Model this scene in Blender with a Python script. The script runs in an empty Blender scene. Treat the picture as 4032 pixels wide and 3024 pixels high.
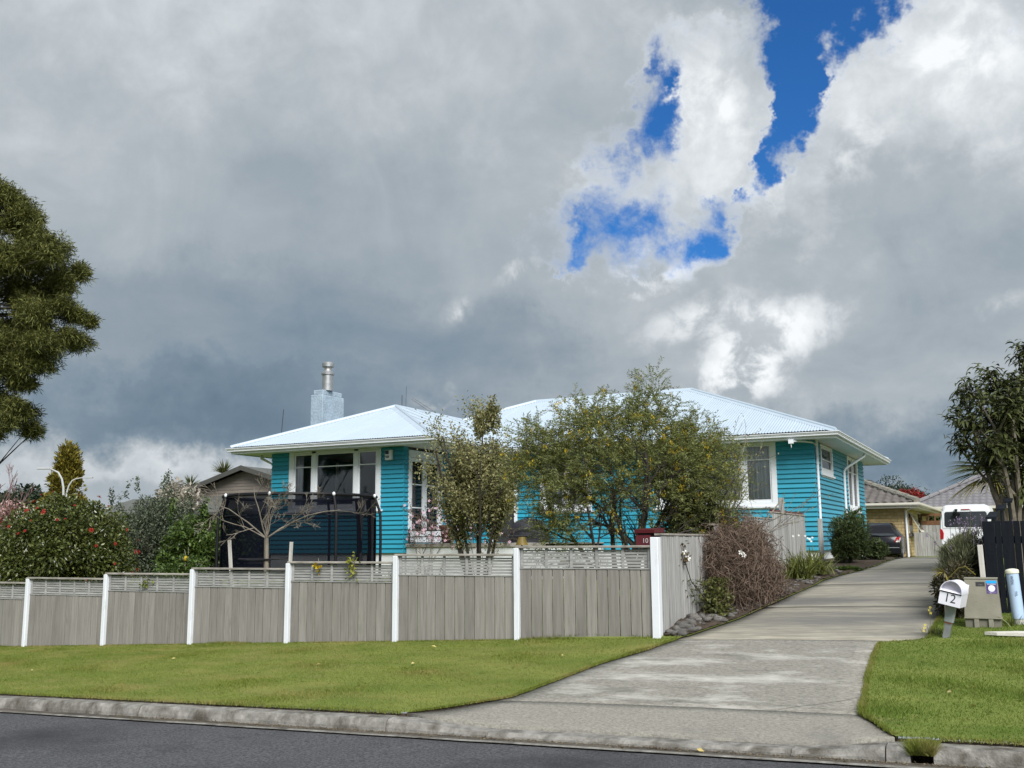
import bpy, math, random
import numpy as np
from mathutils import Vector, Matrix

SC = bpy.context.scene
COL = SC.collection
rng = np.random.default_rng(12)
random.seed(5)
R = math.radians

# ---------------------------------------------------------------- camera
PITCH, ROLL, YAW = R(9.0294), R(-0.3813), R(26.932)
f0 = Vector((-math.sin(YAW), math.cos(YAW), 0)); rt0 = Vector((math.cos(YAW), math.sin(YAW), 0)); up0 = Vector((0, 0, 1))
fw = f0 * math.cos(PITCH) + up0 * math.sin(PITCH)
up = up0 * math.cos(PITCH) - f0 * math.sin(PITCH)
rt = rt0 * math.cos(ROLL) + up * math.sin(ROLL)
upc = up * math.cos(ROLL) - rt0 * math.sin(ROLL)
cd = bpy.data.cameras.new('camera'); cam = bpy.data.objects.new('camera', cd); COL.objects.link(cam)
cd.lens = 35.39; cd.sensor_width = 36; cd.clip_end = 4000; cd.clip_start = .05
cam.matrix_world = Matrix(((rt.x, upc.x, -fw.x, 0), (rt.y, upc.y, -fw.y, 0), (rt.z, upc.z, -fw.z, 1.6), (0, 0, 0, 1)))
SC.camera = cam
SC.cycles.use_denoising = True
SC.cycles.max_bounces = 8
SC.cycles.transparent_max_bounces = 24
SC.cycles.caustics_reflective = False; SC.cycles.caustics_refractive = False

# ---------------------------------------------------------------- light
SUN_DIR = Vector((0.62, -0.66, 0.80)).normalized()       # towards the sun: behind the camera, to the right
SUN_EL = math.asin(SUN_DIR.z); SUN_AZ = math.atan2(SUN_DIR.x, SUN_DIR.y)
sl = bpy.data.lights.new('sun', 'SUN'); sl.energy = 1.85; sl.angle = R(32); sl.color = (1, .98, .95)
so = bpy.data.objects.new('sun', sl); COL.objects.link(so)
so.rotation_euler = (-SUN_DIR).to_track_quat('-Z', 'Y').to_euler()
so.location = (8, -8, 20)
VS = SC.view_settings
VS.view_transform = 'Standard'; VS.look = 'None'; VS.gamma = 1; VS.exposure = 1.5; VS.use_curve_mapping = False

W = bpy.data.worlds.new('World'); SC.world = W; W.use_nodes = True
nt = W.node_tree; nt.nodes.clear(); nd, lk = nt.nodes, nt.links
def wn(t, **k):
    n = nd.new(t)
    for a, b in k.items(): setattr(n, a, b)
    return n
def wmath(op, a, b=None, c=None, clamp=False):
    n = nd.new('ShaderNodeMath'); n.operation = op; n.use_clamp = clamp
    for i, v in enumerate((a, b, c)):
        if v is None: continue
        if isinstance(v, (int, float)): n.inputs[i].default_value = v
        else: lk.new(v, n.inputs[i])
    return n.outputs[0]
def wsmooth(v, a, b):
    n = nd.new('ShaderNodeMapRange'); n.interpolation_type = 'SMOOTHSTEP'
    lk.new(v, n.inputs[0]); n.inputs[1].default_value = a; n.inputs[2].default_value = b
    return n.outputs[0]
sky = wn('ShaderNodeTexSky', sky_type='NISHITA', sun_disc=False, sun_elevation=SUN_EL, sun_rotation=SUN_AZ, altitude=30, air_density=1.0, dust_density=.4, ozone_density=3.0)
tc = wn('ShaderNodeTexCoord'); DIR = tc.outputs['Generated']
sep = wn('ShaderNodeSeparateXYZ'); lk.new(DIR, sep.inputs[0])
EL = sep.outputs[2]
elc = wmath('MAXIMUM', EL, 0.0)
den = wmath('ADD', elc, .16)
px = wmath('DIVIDE', sep.outputs[0], den); py = wmath('DIVIDE', sep.outputs[1], den)
comb = wn('ShaderNodeCombineXYZ'); lk.new(px, comb.inputs[0]); lk.new(py, comb.inputs[1])
def wnoise(vec, scale, detail, rough, dist=0.):
    n = wn('ShaderNodeTexNoise', noise_dimensions='3D'); lk.new(vec, n.inputs['Vector'])
    n.inputs['Scale'].default_value = scale; n.inputs['Detail'].default_value = detail
    n.inputs['Roughness'].default_value = rough; n.inputs['Distortion'].default_value = dist
    return n
nbig = wnoise(comb.outputs[0], .55, 3, .5).outputs[0]      # layered masses
nmid = wnoise(comb.outputs[0], 1.5, 6, .55).outputs[0]   # billows
nfine = wnoise(DIR, 8., 8, .60, .8).outputs[0]              # ragged cloud edges
nsmall = wnoise(DIR, 24., 7, .58, .3).outputs[0]              # small billows
# directions warped by noise so that cloud edges are ragged
nw = wnoise(DIR, 6.5, 6, .66)
vs = wn('ShaderNodeVectorMath', operation='SUBTRACT'); lk.new(nw.outputs['Color'], vs.inputs[0]); vs.inputs[1].default_value = (.5, .5, .5)
vsc = wn('ShaderNodeVectorMath', operation='SCALE'); lk.new(vs.outputs[0], vsc.inputs[0]); vsc.inputs['Scale'].default_value = .22
va = wn('ShaderNodeVectorMath', operation='ADD'); lk.new(DIR, va.inputs[0]); lk.new(vsc.outputs[0], va.inputs[1])
WARP = va.outputs[0]
vsc2 = wn('ShaderNodeVectorMath', operation='SCALE'); lk.new(vs.outputs[0], vsc2.inputs[0]); vsc2.inputs['Scale'].default_value = .07
va2 = wn('ShaderNodeVectorMath', operation='ADD'); lk.new(DIR, va2.inputs[0]); lk.new(vsc2.outputs[0], va2.inputs[1])
WARP2 = va2.outputs[0]
def blob(c, s1, s2, tilt=0, vec=WARP):
    """an oval patch of sky round the direction c: half width s1 across, s2 up, turned by tilt"""
    c = Vector(c).normalized()
    e1 = Vector((c.y, -c.x, 0)).normalized(); e2 = e1.cross(c)
    if e2.z < 0: e2 = -e2
    a1 = e1 * math.cos(tilt) + e2 * math.sin(tilt); a2 = e2 * math.cos(tilt) - e1 * math.sin(tilt)
    m = Matrix((a1, a2, a1.cross(a2))).transposed()
    mp = wn('ShaderNodeMapping', vector_type='TEXTURE'); lk.new(vec, mp.inputs[0])
    mp.inputs[1].default_value = c; mp.inputs[2].default_value = m.to_euler(); mp.inputs[3].default_value = (s1, s2, max(s1, s2) * 1.2)
    g = wn('ShaderNodeTexGradient', gradient_type='SPHERICAL'); lk.new(mp.outputs[0], g.inputs[0])
    return g.outputs[1]
def wsum(items):
    t = None
    for v, k in items:
        q = wmath('MULTIPLY', v, k)
        t = q if t is None else wmath('ADD', t, q)
    return t
# E_SKY
# ---- holes of blue sky between the clouds, and bright, flaring and dark parts of the cloud (direction, half sizes, turn, weight)
HOLES = [((-0.1204, 0.8596, 0.4966), 0.0966, 0.0690, 0.00, 1.90), ((-0.1423, 0.8793, 0.4545), 0.0644, 0.0598, -0.20, 1.70), ((-0.1523, 0.8986, 0.4116), 0.0437, 0.0552, -0.30, 1.50), ((-0.1774, 0.9095, 0.3759), 0.0391, 0.0529, -0.40, 1.40), ((-0.2021, 0.9168, 0.3443), 0.0276, 0.0391, -0.40, 1.00), ((-0.222, 0.9213, 0.3193), 0.0207, 0.0368, -0.20, 0.95), ((-0.2986, 0.8683, 0.3961), 0.0690, 0.0460, 0.60, 0.72), ((-0.3269, 0.8672, 0.3756), 0.0598, 0.0437, 0.20, 0.52), ((-0.2711, 0.8587, 0.435), 0.0598, 0.0299, 0.60, 0.58), ((-0.345, 0.8953, 0.2818), 0.0736, 0.0368, 0.10, 0.56), ((-0.3716, 0.8779, 0.3021), 0.0874, 0.0368, 0.25, 0.46), ((-0.2669, 0.9168, 0.2972), 0.0460, 0.0437, 0.30, 0.60), ((-0.2971, 0.8981, 0.3244), 0.0782, 0.0506, 0.00, 0.46), ((-0.2198, 0.8791, 0.4229), 0.0414, 0.0414, 0.00, 0.50), ((-0.3953, 0.8745, 0.281), 0.0368, 0.0207, 0.00, 0.50), ((-0.0836, 0.886, 0.4562), 0.0276, 0.0414, -0.40, 0.60), ((0.0268, 0.8969, 0.4415), 0.0276, 0.0322, 0.00, 0.90), ((-0.2459, 0.8881, 0.3883), 0.0552, 0.0690, -0.35, -1.00), ((-0.2834, 0.8997, 0.332), 0.0598, 0.0368, 0.20, -0.45), ((-0.2269, 0.9336, 0.2775), 0.0460, 0.0276, 0.00, -0.40), ((-0.1839, 0.928, 0.3242), 0.0230, 0.0368, 0.00, -0.50), ((.72, .30, .60), .35, .22, .3, .8), ((-.62, -.45, .64), .4, .25, .2, .8), ((.2, -.75, .62), .3, .2, 0, .8)]
BRIGHT = [((-0.0491, 0.9037, 0.4254), 0.1656, 0.1242, 0.30, 0.46), ((0.0015, 0.9279, 0.3727), 0.1104, 0.0874, 0.00, 0.24), ((-0.2456, 0.8873, 0.3903), 0.0690, 0.0874, -0.35, 0.50), ((-0.2906, 0.8941, 0.3408), 0.1058, 0.0782, 0.00, 0.28), ((-0.1889, 0.9296, 0.3164), 0.0552, 0.0598, 0.00, 0.30), ((-0.6071, 0.6404, 0.4704), 0.4140, 0.1380, 0.00, 0.22), ((-0.1656, 0.9502, 0.2641), 0.1610, 0.0920, 0.00, 0.12), ((-0.3372, 0.9104, 0.2399), 0.1380, 0.0552, 0.00, 0.14), ((-0.2367, 0.9552, 0.1779), 0.1058, 0.0690, 0.00, 0.20), ((-0.3807, 0.7964, 0.47), 0.1932, 0.1012, 0.00, 0.08), ((-0.2503, 0.8522, 0.4594), 0.0690, 0.0460, -0.50, 0.20), ((-0.7329, 0.6767, 0.0702), 0.4140, 0.0285, 0.00, 0.30), ((-0.6247, 0.7768, 0.0789), 0.1932, 0.0207, 0.00, 0.12), ((-0.1432, 0.9234, 0.3562), 0.0276, 0.0552, -0.40, 0.16), ((-0.7153, 0.587, 0.379), 0.2300, 0.1380, 0.00, -0.06), ((.6, .5, .6), .8, .6, 0, .15), ((.3, -.6, .75), 1.3, 1.1, 0, .45)]
FLARE = [((-0.3084, 0.9123, 0.2694), 0.0644, 0.0276, 0.30, 0.66), ((-0.3375, 0.9057, 0.2566), 0.0253, 0.0184, 0.40, 0.42), ((-0.2259, 0.9575, 0.1795), 0.0690, 0.0506, 0.50, 0.55), ((-0.1882, 0.9612, 0.2015), 0.0690, 0.0276, 0.40, 0.42), ((-0.2386, 0.9589, 0.1536), 0.0552, 0.0276, 0.00, 0.42), ((-0.2124, 0.9634, 0.1634), 0.0184, 0.0138, 0.00, 0.30), ((-0.5152, 0.8459, 0.1377), 0.0304, 0.0253, -0.20, 0.50), ((-0.4343, 0.8605, 0.2663), 0.0276, 0.0129, 0.40, 0.30), ((-0.4887, 0.8407, 0.2332), 0.0253, 0.0129, 0.60, 0.26), ((-0.0084, 0.9783, 0.2071), 0.0322, 0.0138, 0.30, 0.18), ((-0.105, 0.9881, 0.1123), 0.0690, 0.0207, 0.10, 0.14), ((-0.1085, 0.9465, 0.3039), 0.0276, 0.0083, 0.10, 0.10), ((-0.2759, 0.9368, 0.2152), 0.0828, 0.0276, 0.30, 0.30), ((-0.0202, 0.9089, 0.4165), 0.0736, 0.0552, 0.20, 0.28), ((-0.2438, 0.8826, 0.4019), 0.0506, 0.0552, -0.30, 0.30), ((-0.1962, 0.925, 0.3253), 0.0322, 0.0322, 0.00, 0.30), ((-0.1153, 0.9286, 0.3528), 0.0414, 0.0506, -0.50, 0.25)]
DARK = [((-0.7314, 0.6722, 0.1151), 0.4370, 0.0598, 0.00, 0.42), ((-0.6192, 0.766, 0.1725), 0.3220, 0.1012, 0.00, 0.24), ((-0.7362, 0.643, 0.2112), 0.3220, 0.1058, 0.00, 0.12), ((-0.5349, 0.7985, 0.2761), 0.2300, 0.1380, 0.00, 0.13), ((-0.0751, 0.9933, 0.0875), 0.1932, 0.0644, 0.00, 0.46), ((-0.1572, 0.9801, 0.1213), 0.0920, 0.0552, 0.00, 0.12), ((-0.0295, 0.9738, 0.2257), 0.1518, 0.0644, 0.00, 0.13), ((-0.2741, 0.9331, 0.2327), 0.1150, 0.0506, 0.00, 0.10), ((-0.1053, 0.9614, 0.2543), 0.1380, 0.0552, 0.00, 0.08), ((-0.4371, 0.8754, 0.2064), 0.1610, 0.0690, 0.00, 0.17)]
hole = wsum([(blob(c, a, b, t), k) for c, a, b, t, k in HOLES])
hole = wmath('ADD', hole, wmath('MULTIPLY', wmath('ADD', wmath('MULTIPLY', wmath('SUBTRACT', nfine, .5), 2.6), wmath('MULTIPLY', wmath('SUBTRACT', nsmall, .5), 2.0)), wmath('MULTIPLY', hole, 2.2, clamp=True)))
cover = wmath('SUBTRACT', 1.0, wsmooth(hole, .02, 1.0))
lum = wsum([(blob(c, a, b, t), k) for c, a, b, t, k in BRIGHT] + [(blob(c, a, b, t), -k) for c, a, b, t, k in DARK])
flare = wsum([(blob(c, a, b, t, WARP2), k) for c, a, b, t, k in FLARE])
flare = wmath('MULTIPLY', flare, wmath('MULTIPLY', wsmooth(nsmall, .40, .62), 1.35))
lum = wmath('ADD', lum, flare)
lum = wmath('ADD', lum, .595)
lum = wmath('ADD', lum, wmath('MULTIPLY', wmath('SUBTRACT', nbig, .5), .26))
lum = wmath('ADD', lum, wmath('MULTIPLY', wmath('SUBTRACT', nmid, .5), .40))
lum = wmath('ADD', lum, wmath('MULTIPLY', wmath('SUBTRACT', nfine, .5), .30))
# thin edges of cloud beside a hole catch the sun
edge = wmath('MULTIPLY', wsmooth(hole, .0, .3), .14)
lum = wmath('ADD', lum, edge)
lum = wmath('ADD', lum, wmath('MULTIPLY', wmath('SUBTRACT', nsmall, .5), wmath('MULTIPLY_ADD', wsmooth(lum, .55, .95), .55, .06)))
ramp = wn('ShaderNodeValToRGB'); lk.new(wmath('MULTIPLY', lum, .72), ramp.inputs[0])
cr = ramp.color_ramp
for i, (p, c) in enumerate([(0, (.130, .195, .265)), (.18, (.205, .275, .345)), (.324, (.315, .375, .430)), (.446, (.430, .480, .520)), (.585, (.60, .645, .68)), (.76, (.78, .82, .85)), (.95, (.95, .98, 1.))]):
    e = cr.elements[i] if i < 2 else cr.elements.new(p)
    e.position = p; e.color = (*c, 1)
SKY_STRENGTH = .1
CLOUD = .352 / SKY_STRENGTH          # cloud luminance against the sky node, whose values are about ten
mulc = wn('ShaderNodeMix', data_type='RGBA', blend_type='MULTIPLY'); mulc.inputs[0].default_value = 1
lk.new(ramp.outputs[0], mulc.inputs[6]); mulc.inputs[7].default_value = (CLOUD, CLOUD, CLOUD, 1)
skym = wn('ShaderNodeMix', data_type='RGBA', blend_type='MULTIPLY'); skym.inputs[0].default_value = 1
lk.new(sky.outputs[0], skym.inputs[6]); skym.inputs[7].default_value = (.091, .252, .426, 1)
mixc = wn('ShaderNodeMix', data_type='RGBA'); lk.new(cover, mixc.inputs[0]); lk.new(skym.outputs[2], mixc.inputs[6]); lk.new(mulc.outputs[2], mixc.inputs[7])
bg = wn('ShaderNodeBackground'); lk.new(mixc.outputs[2], bg.inputs[0]); bg.inputs[1].default_value = SKY_STRENGTH
wo = wn('ShaderNodeOutputWorld'); lk.new(bg.outputs[0], wo.inputs[0])
W.cycles.sampling_method = 'MANUAL'; W.cycles.sample_map_resolution = 512
# ---------------------------------------------------------------- helpers
ORG = {}
def tag(o, label=None, cat=None, group=None, kind=None):
    if label: o['label'] = label
    if cat: o['category'] = cat
    if group: o['group'] = group
    if kind: o['kind'] = kind
    return o
def thing(name, loc, label, cat, group=None, rot=None):
    o = bpy.data.objects.new(name, None); COL.objects.link(o); o.location = loc; o.empty_display_size = .2
    if rot is not None: o.rotation_euler = rot; ORG[o.name] = Vector((0, 0, 0))
    else: ORG[o.name] = Vector(loc)
    return tag(o, label, cat, group)
def link(name, me, m, parent=None, loc=(0, 0, 0), org=None):
    o = bpy.data.objects.new(name, me); COL.objects.link(o); o.location = loc
    if m is not None and not me.materials: me.materials.append(m)
    if parent is not None: o.parent = parent; ORG[o.name] = ORG[parent.name] if org is None else org
    else: ORG[o.name] = Vector(loc) if org is None else org
    return o
def np_mesh(name, V, F, smooth=False, M2=None):
    V = np.asarray(V, np.float32); F = np.asarray(F, np.int32)
    me = bpy.data.meshes.new(name); k = F.shape[1]
    me.vertices.add(len(V)); me.vertices.foreach_set('co', V.ravel())
    me.loops.add(F.size); me.loops.foreach_set('vertex_index', F.ravel())
    me.polygons.add(len(F)); me.polygons.foreach_set('loop_start', np.arange(0, F.size, k, dtype=np.int32))
    me.polygons.foreach_set('loop_total', np.full(len(F), k, np.int32))
    if smooth: me.polygons.foreach_set('use_smooth', np.ones(len(F), bool))
    me.update(calc_edges=True); return me
class MB:
    def __init__(s): s.v = []; s.f = []
    def add(s, vs, fs):
        n = len(s.v); s.v += [tuple(p) for p in vs]; s.f += [tuple(i + n for i in f) for f in fs]; return s
    def box(s, x0, x1, y0, y1, z0, z1):
        return s.add([(x0, y0, z0), (x1, y0, z0), (x1, y1, z0), (x0, y1, z0), (x0, y0, z1), (x1, y0, z1), (x1, y1, z1), (x0, y1, z1)],
                     [(0, 3, 2, 1), (4, 5, 6, 7), (0, 1, 5, 4), (1, 2, 6, 5), (2, 3, 7, 6), (3, 0, 4, 7)])
    def cbox(s, x0, x1, y0, y1, z0, z1, c=.008):
        """box with chamfered edges"""
        lo = (x0, y0, z0); hi = (x1, y1, z1); vs = []; idx = {}
        for sx in (0, 1):
            for sy in (0, 1):
                for sz in (0, 1):
                    for ax in range(3):
                        p = [hi[i] - c if q else lo[i] + c for i, q in enumerate((sx, sy, sz))]
                        p[ax] = hi[ax] if (sx, sy, sz)[ax] else lo[ax]
                        idx[(sx, sy, sz, ax)] = len(vs); vs.append(p)
        fs = []
        for ax in range(3):
            for q in (0, 1):
                ring = [(0, 0), (1, 0), (1, 1), (0, 1)]
                face = []
                for u, w in ring:
                    k = [u, w]; k.insert(ax, q); face.append(idx[(*k, ax)])
                fs.append(face if (q == 1) != (ax == 1) else face[::-1])
        for a in range(3):
            b, d = [i for i in range(3) if i != a]
            for qb in (0, 1):
                for qd in (0, 1):
                    def K(qa, ax):
                        k = [0, 0, 0]; k[a] = qa; k[b] = qb; k[d] = qd; return idx[(*k, ax)]
                    fs.append((K(0, b), K(1, b), K(1, d), K(0, d)))
        for sx in (0, 1):
            for sy in (0, 1):
                for sz in (0, 1): fs.append(tuple(idx[(sx, sy, sz, ax)] for ax in range(3)))
        return s.add(vs, fs)
    def prism(s, poly, a0, a1, axis):
        """polygon of 2-d points swept along axis 0/1/2 from a0 to a1"""
        def P(q, a): q = list(q); q.insert(axis, a); return q
        n = len(poly)
        return s.add([P(q, a0) for q in poly] + [P(q, a1) for q in poly],
                     [tuple(range(n))[::-1], tuple(range(n, 2 * n))] + [(i, (i + 1) % n, n + (i + 1) % n, n + i) for i in range(n)])
    def tube(s, pts, rad, n=6, cap=True):
        pts = [Vector(p) for p in pts]; m = len(pts)
        if not hasattr(rad, '__len__'): rad = [rad] * m
        base = len(s.v); prev = None
        for i, p in enumerate(pts):
            d = (pts[min(i + 1, m - 1)] - pts[max(i - 1, 0)]).normalized()
            if prev is None: a = d.orthogonal().normalized()
            else: a = (prev - d * prev.dot(d)).normalized()
            prev = a; b = d.cross(a)
            for k in range(n):
                t = 2 * math.pi * k / n; s.v.append(tuple(p + (a * math.cos(t) + b * math.sin(t)) * rad[i]))
        for i in range(m - 1):
            for k in range(n):
                q = base + i * n; s.f.append((q + k, q + (k + 1) % n, q + n + (k + 1) % n, q + n + k))
        if cap: s.f.append(tuple(base + k for k in range(n))[::-1]); s.f.append(tuple(base + (m - 1) * n + k for k in range(n)))
        return s
    def lathe(s, prof, c, n=20):
        b = len(s.v); m = len(prof)
        for r, z in prof:
            for k in range(n):
                t = 2 * math.pi * k / n; s.v.append((c[0] + r * math.cos(t), c[1] + r * math.sin(t), c[2] + z))
        for i in range(m - 1):
            for k in range(n): q = b + i * n; s.f.append((q + k, q + (k + 1) % n, q + n + (k + 1) % n, q + n + k))
        s.f.append(tuple(b + k for k in range(n))[::-1]); s.f.append(tuple(b + (m - 1) * n + k for k in range(n)))
        return s
    def quad(s, a, b, c, d): return s.add([a, b, c, d], [(0, 1, 2, 3)])
    def xform(s, M): s.v = [tuple(M @ Vector(p)) for p in s.v]; return s
    def build(s, name, m, parent=None, org=None, smooth=False, fix=True):
        o = ORG[parent.name] if parent is not None else Vector(org or (0, 0, 0))
        me = bpy.data.meshes.new(name)
        me.from_pydata([(x - o.x, y - o.y, z - o.z) for x, y, z in s.v], [], s.f)
        if fix:
            import bmesh
            bm = bmesh.new(); bm.from_mesh(me); bmesh.ops.recalc_face_normals(bm, faces=bm.faces); bm.to_mesh(me); bm.free()
        if smooth:
            for p in me.polygons: p.use_smooth = True
            try: me.set_sharp_from_angle(angle=R(40))
            except Exception: pass
        return link(name, me, m, parent, (0, 0, 0) if parent is not None else o)
def share(name, src, parent, off, label=None):
    """another piece with the mesh of src, moved by off"""
    o = bpy.data.objects.new(name, src.data); COL.objects.link(o); o.parent = parent
    o.location = src.location + Vector(off); ORG[o.name] = ORG[parent.name]
    if label: o['label'] = label
    return o
def text(name, s, size, m, parent, M, depth=.001):
    cu = bpy.data.curves.new(name, 'FONT'); cu.body = s; cu.size = size; cu.extrude = depth; cu.align_x = 'CENTER'; cu.align_y = 'CENTER'; cu.resolution_u = 3
    t = bpy.data.objects.new('tmp_text', cu); COL.objects.link(t)
    dg = bpy.context.evaluated_depsgraph_get(); me = bpy.data.meshes.new_from_object(t.evaluated_get(dg))
    bpy.data.objects.remove(t); bpy.data.curves.remove(cu)
    me.name = name; me.transform(M); me.materials.clear()
    return link(name, me, m, parent)

# ---------------------------------------------------------------- materials
MATS = {}
def M(name, col, rough=.7, col2=None, var=.15, scale=6., detail=5, stretch=(1, 1, 1), rnd=0., island=False, bump=0., bscale=60., bstretch=None,
      spec=.5, metal=0., sub=0., stain=None, streak=0, coords='Object', contrast=(.3, .7), trans=0., stain2=None, nrough=.55):
    m = bpy.data.materials.new(name); m.use_nodes = True; MATS[name] = m
    t = m.node_tree; n, l = t.nodes, t.links; bs = n['Principled BSDF']
    def N(k, **kw):
        q = n.new(k)
        for a, b in kw.items(): setattr(q, a, b)
        return q
    tcn = N('ShaderNodeTexCoord'); oi = N('ShaderNodeObjectInfo')
    off = N('ShaderNodeVectorMath', operation='SCALE'); off.inputs[0].default_value = (31., 17., 23.); l.new(oi.outputs['Random'], off.inputs['Scale'])
    ad = N('ShaderNodeVectorMath', operation='ADD'); l.new(tcn.outputs[coords], ad.inputs[0]); l.new(off.outputs[0], ad.inputs[1])
    def noise(sc, st, det=5, ro=.55):
        mp = N('ShaderNodeMapping'); l.new(ad.outputs[0], mp.inputs[0]); mp.inputs[3].default_value = st
        q = N('ShaderNodeTexNoise'); l.new(mp.outputs[0], q.inputs['Vector']); q.inputs['Scale'].default_value = sc; q.inputs['Detail'].default_value = det; q.inputs['Roughness'].default_value = ro
        return q.outputs[0]
    def mixc(f, a, b, mode='MIX'):
        q = N('ShaderNodeMix', data_type='RGBA', blend_type=mode)
        for i, v in ((0, f), (6, a), (7, b)):
            if isinstance(v, (int, float)): q.inputs[i].default_value = v
            elif isinstance(v, tuple): q.inputs[i].default_value = (*v[:3], 1)
            else: l.new(v, q.inputs[i])
        return q.outputs[2]
    def rampf(v, a, b):
        q = N('ShaderNodeMapRange'); l.new(v, q.inputs[0]); q.inputs[1].default_value = a; q.inputs[2].default_value = b; return q.outputs[0]
    c1 = col if col2 else tuple(x * (1 - var) for x in col); c2 = col2 or tuple(min(1, x * (1 + var)) for x in col)
    fac = rampf(noise(scale, stretch, detail, nrough), *contrast)
    if island:
        g = N('ShaderNodeNewGeometry'); fac2 = N('ShaderNodeMath', operation='MULTIPLY_ADD'); l.new(g.outputs['Random Per Island'], fac2.inputs[0]); fac2.inputs[1].default_value = .75
        q = N('ShaderNodeMath', operation='MULTIPLY'); l.new(fac, q.inputs[0]); q.inputs[1].default_value = .25; l.new(q.outputs[0], fac2.inputs[2]); fac = fac2.outputs[0]
    c = mixc(fac, c1, c2)
    if stain:        # (colour, scale, stretch, low, high)
        c = mixc(rampf(noise(stain[1], stain[2], 6, .65), stain[3], stain[4]), c, stain[0])
    if stain2:
        c = mixc(rampf(noise(stain2[1], stain2[2], 6, .65), stain2[3], stain2[4]), c, stain2[0])
    if rnd:
        q = N('ShaderNodeMapRange'); l.new(oi.outputs['Random'], q.inputs[0]); q.inputs[3].default_value = 1 - rnd; q.inputs[4].default_value = 1 + rnd
        cc = N('ShaderNodeCombineXYZ'); [l.new(q.outputs[0], cc.inputs[i]) for i in range(3)]
        c = mixc(1., c, cc.outputs[0], 'MULTIPLY')
    l.new(c, bs.inputs['Base Color']); bs.inputs['Roughness'].default_value = rough
    bs.inputs['Specular IOR Level'].default_value = spec; bs.inputs['Metallic'].default_value = metal
    if bump:
        b = N('ShaderNodeBump'); b.inputs['Strength'].default_value = bump; b.inputs['Distance'].default_value = .02
        l.new(noise(bscale, bstretch or (1, 1, 1), 4), b.inputs['Height']); l.new(b.outputs[0], bs.inputs['Normal'])
    if trans:        # thin leaves let some light through
        tr = N('ShaderNodeBsdfTranslucent'); l.new(c, tr.inputs[0]); ms = N('ShaderNodeMixShader'); ms.inputs[0].default_value = trans
        l.new(bs.outputs[0], ms.inputs[1]); l.new(tr.outputs[0], ms.inputs[2]); l.new(ms.outputs[0], n['Material Output'].inputs[0])
    return m
def M_glass(name, tint=(.75, .8, .82), refl=1.0):
    m = bpy.data.materials.new(name); m.use_nodes = True; t = m.node_tree; n, l = t.nodes, t.links; n.clear()
    o = n.new('ShaderNodeOutputMaterial'); tr = n.new('ShaderNodeBsdfTransparent'); tr.inputs[0].default_value = (*tint, 1)
    g = n.new('ShaderNodeBsdfGlossy'); g.inputs['Roughness'].default_value = .02; g.inputs[0].default_value = (refl, refl, refl, 1)
    fr = n.new('ShaderNodeFresnel'); fr.inputs[0].default_value = 1.5
    mu = n.new('ShaderNodeMath'); mu.operation = 'MULTIPLY'; mu.use_clamp = True; mu.inputs[1].default_value = 1.15; l.new(fr.outputs[0], mu.inputs[0])
    mx = n.new('ShaderNodeMixShader'); l.new(mu.outputs[0], mx.inputs[0]); l.new(tr.outputs[0], mx.inputs[1]); l.new(g.outputs[0], mx.inputs[2]); l.new(mx.outputs[0], o.inputs[0])
    return m
def M_net(name, col, opac):
    m = bpy.data.materials.new(name); m.use_nodes = True; t = m.node_tree; n, l = t.nodes, t.links; n.clear()
    o = n.new('ShaderNodeOutputMaterial'); tr = n.new('ShaderNodeBsdfTransparent'); d = n.new('ShaderNodeBsdfDiffuse'); d.inputs[0].default_value = (*col, 1)
    mx = n.new('ShaderNodeMixShader'); mx.inputs[0].default_value = opac
    l.new(tr.outputs[0], mx.inputs[1]); l.new(d.outputs[0], mx.inputs[2]); l.new(mx.outputs[0], o.inputs[0]); return m

ASPHALT = M('asphalt', (.036, .037, .042), .9, (.185, .188, .20), nrough=.75, scale=42, detail=4, contrast=(.38, .78), bump=1., bscale=70, stain=((.030, .031, .035), .5, (1, 1, 1), .48, .72), spec=.3, stain2=((.14, .14, .145), 16, (1, 1, 1), .68, .74))
CONC = M('concrete_slab', (.105, .101, .088), .9, (.37, .355, .31), nrough=.78, scale=34, detail=8, stretch=(.6, 1.3, 1), contrast=(.33, .69), bump=.5, bscale=90, stain=((.50, .49, .455), 1.5, (.6, 1.4, 1), .52, .72), spec=.25, stain2=((.115, .112, .10), 2.4, (.5, 1.6, 1), .58, .74))
CONC_UP = M('concrete_drive', (.205, .192, .158), .9, (.325, .305, .25), scale=7, detail=9, stretch=(.45, 1.3, 1), contrast=(.34, .68), bump=.35, bscale=70, stain=((.150, .147, .136), .42, (.5, 1.2, 1), .46, .62), spec=.25, stain2=((.41, .385, .32), 1.1, (.4, 1.5, 1), .58, .76))
CONC_AP = M('concrete_apron', (.13, .125, .108), .9, (.345, .33, .288), nrough=.78, scale=55, detail=8, stretch=(.6, 1.2, 1), contrast=(.34, .68), bump=.5, bscale=100, stain=((.15, .147, .135), .8, (1, 1, 1), .55, .75), spec=.25, stain2=((.46, .45, .41), 2.2, (.6, 1.4, 1), .60, .75))
KERB = M('kerb_concrete', (.13, .125, .112), .9, (.31, .30, .275), scale=9, detail=8, contrast=(.3, .7), bump=.5, bscale=60, stain=((.07, .062, .05), 5.5, (.8, 1, .35), .46, .68), spec=.25)
GUTTERM = M('gutter_channel', (.045, .040, .032), .9, (.135, .12, .098), scale=5, detail=8, stretch=(.4, 2, 1), bump=.4, spec=.3, stain=((.035, .033, .03), .35, (1, .3, 1), .56, .66))
GRASSG = M('lawn_ground', (.090, .135, .024), .95, (.190, .215, .055), scale=1.6, detail=9, stretch=(.6, 1.3, 1), contrast=(.3, .72), bump=.6, bscale=60, stain=((.23, .20, .085), 1.1, (.7, 1.4, 1), .60, .78), spec=.2)
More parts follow.
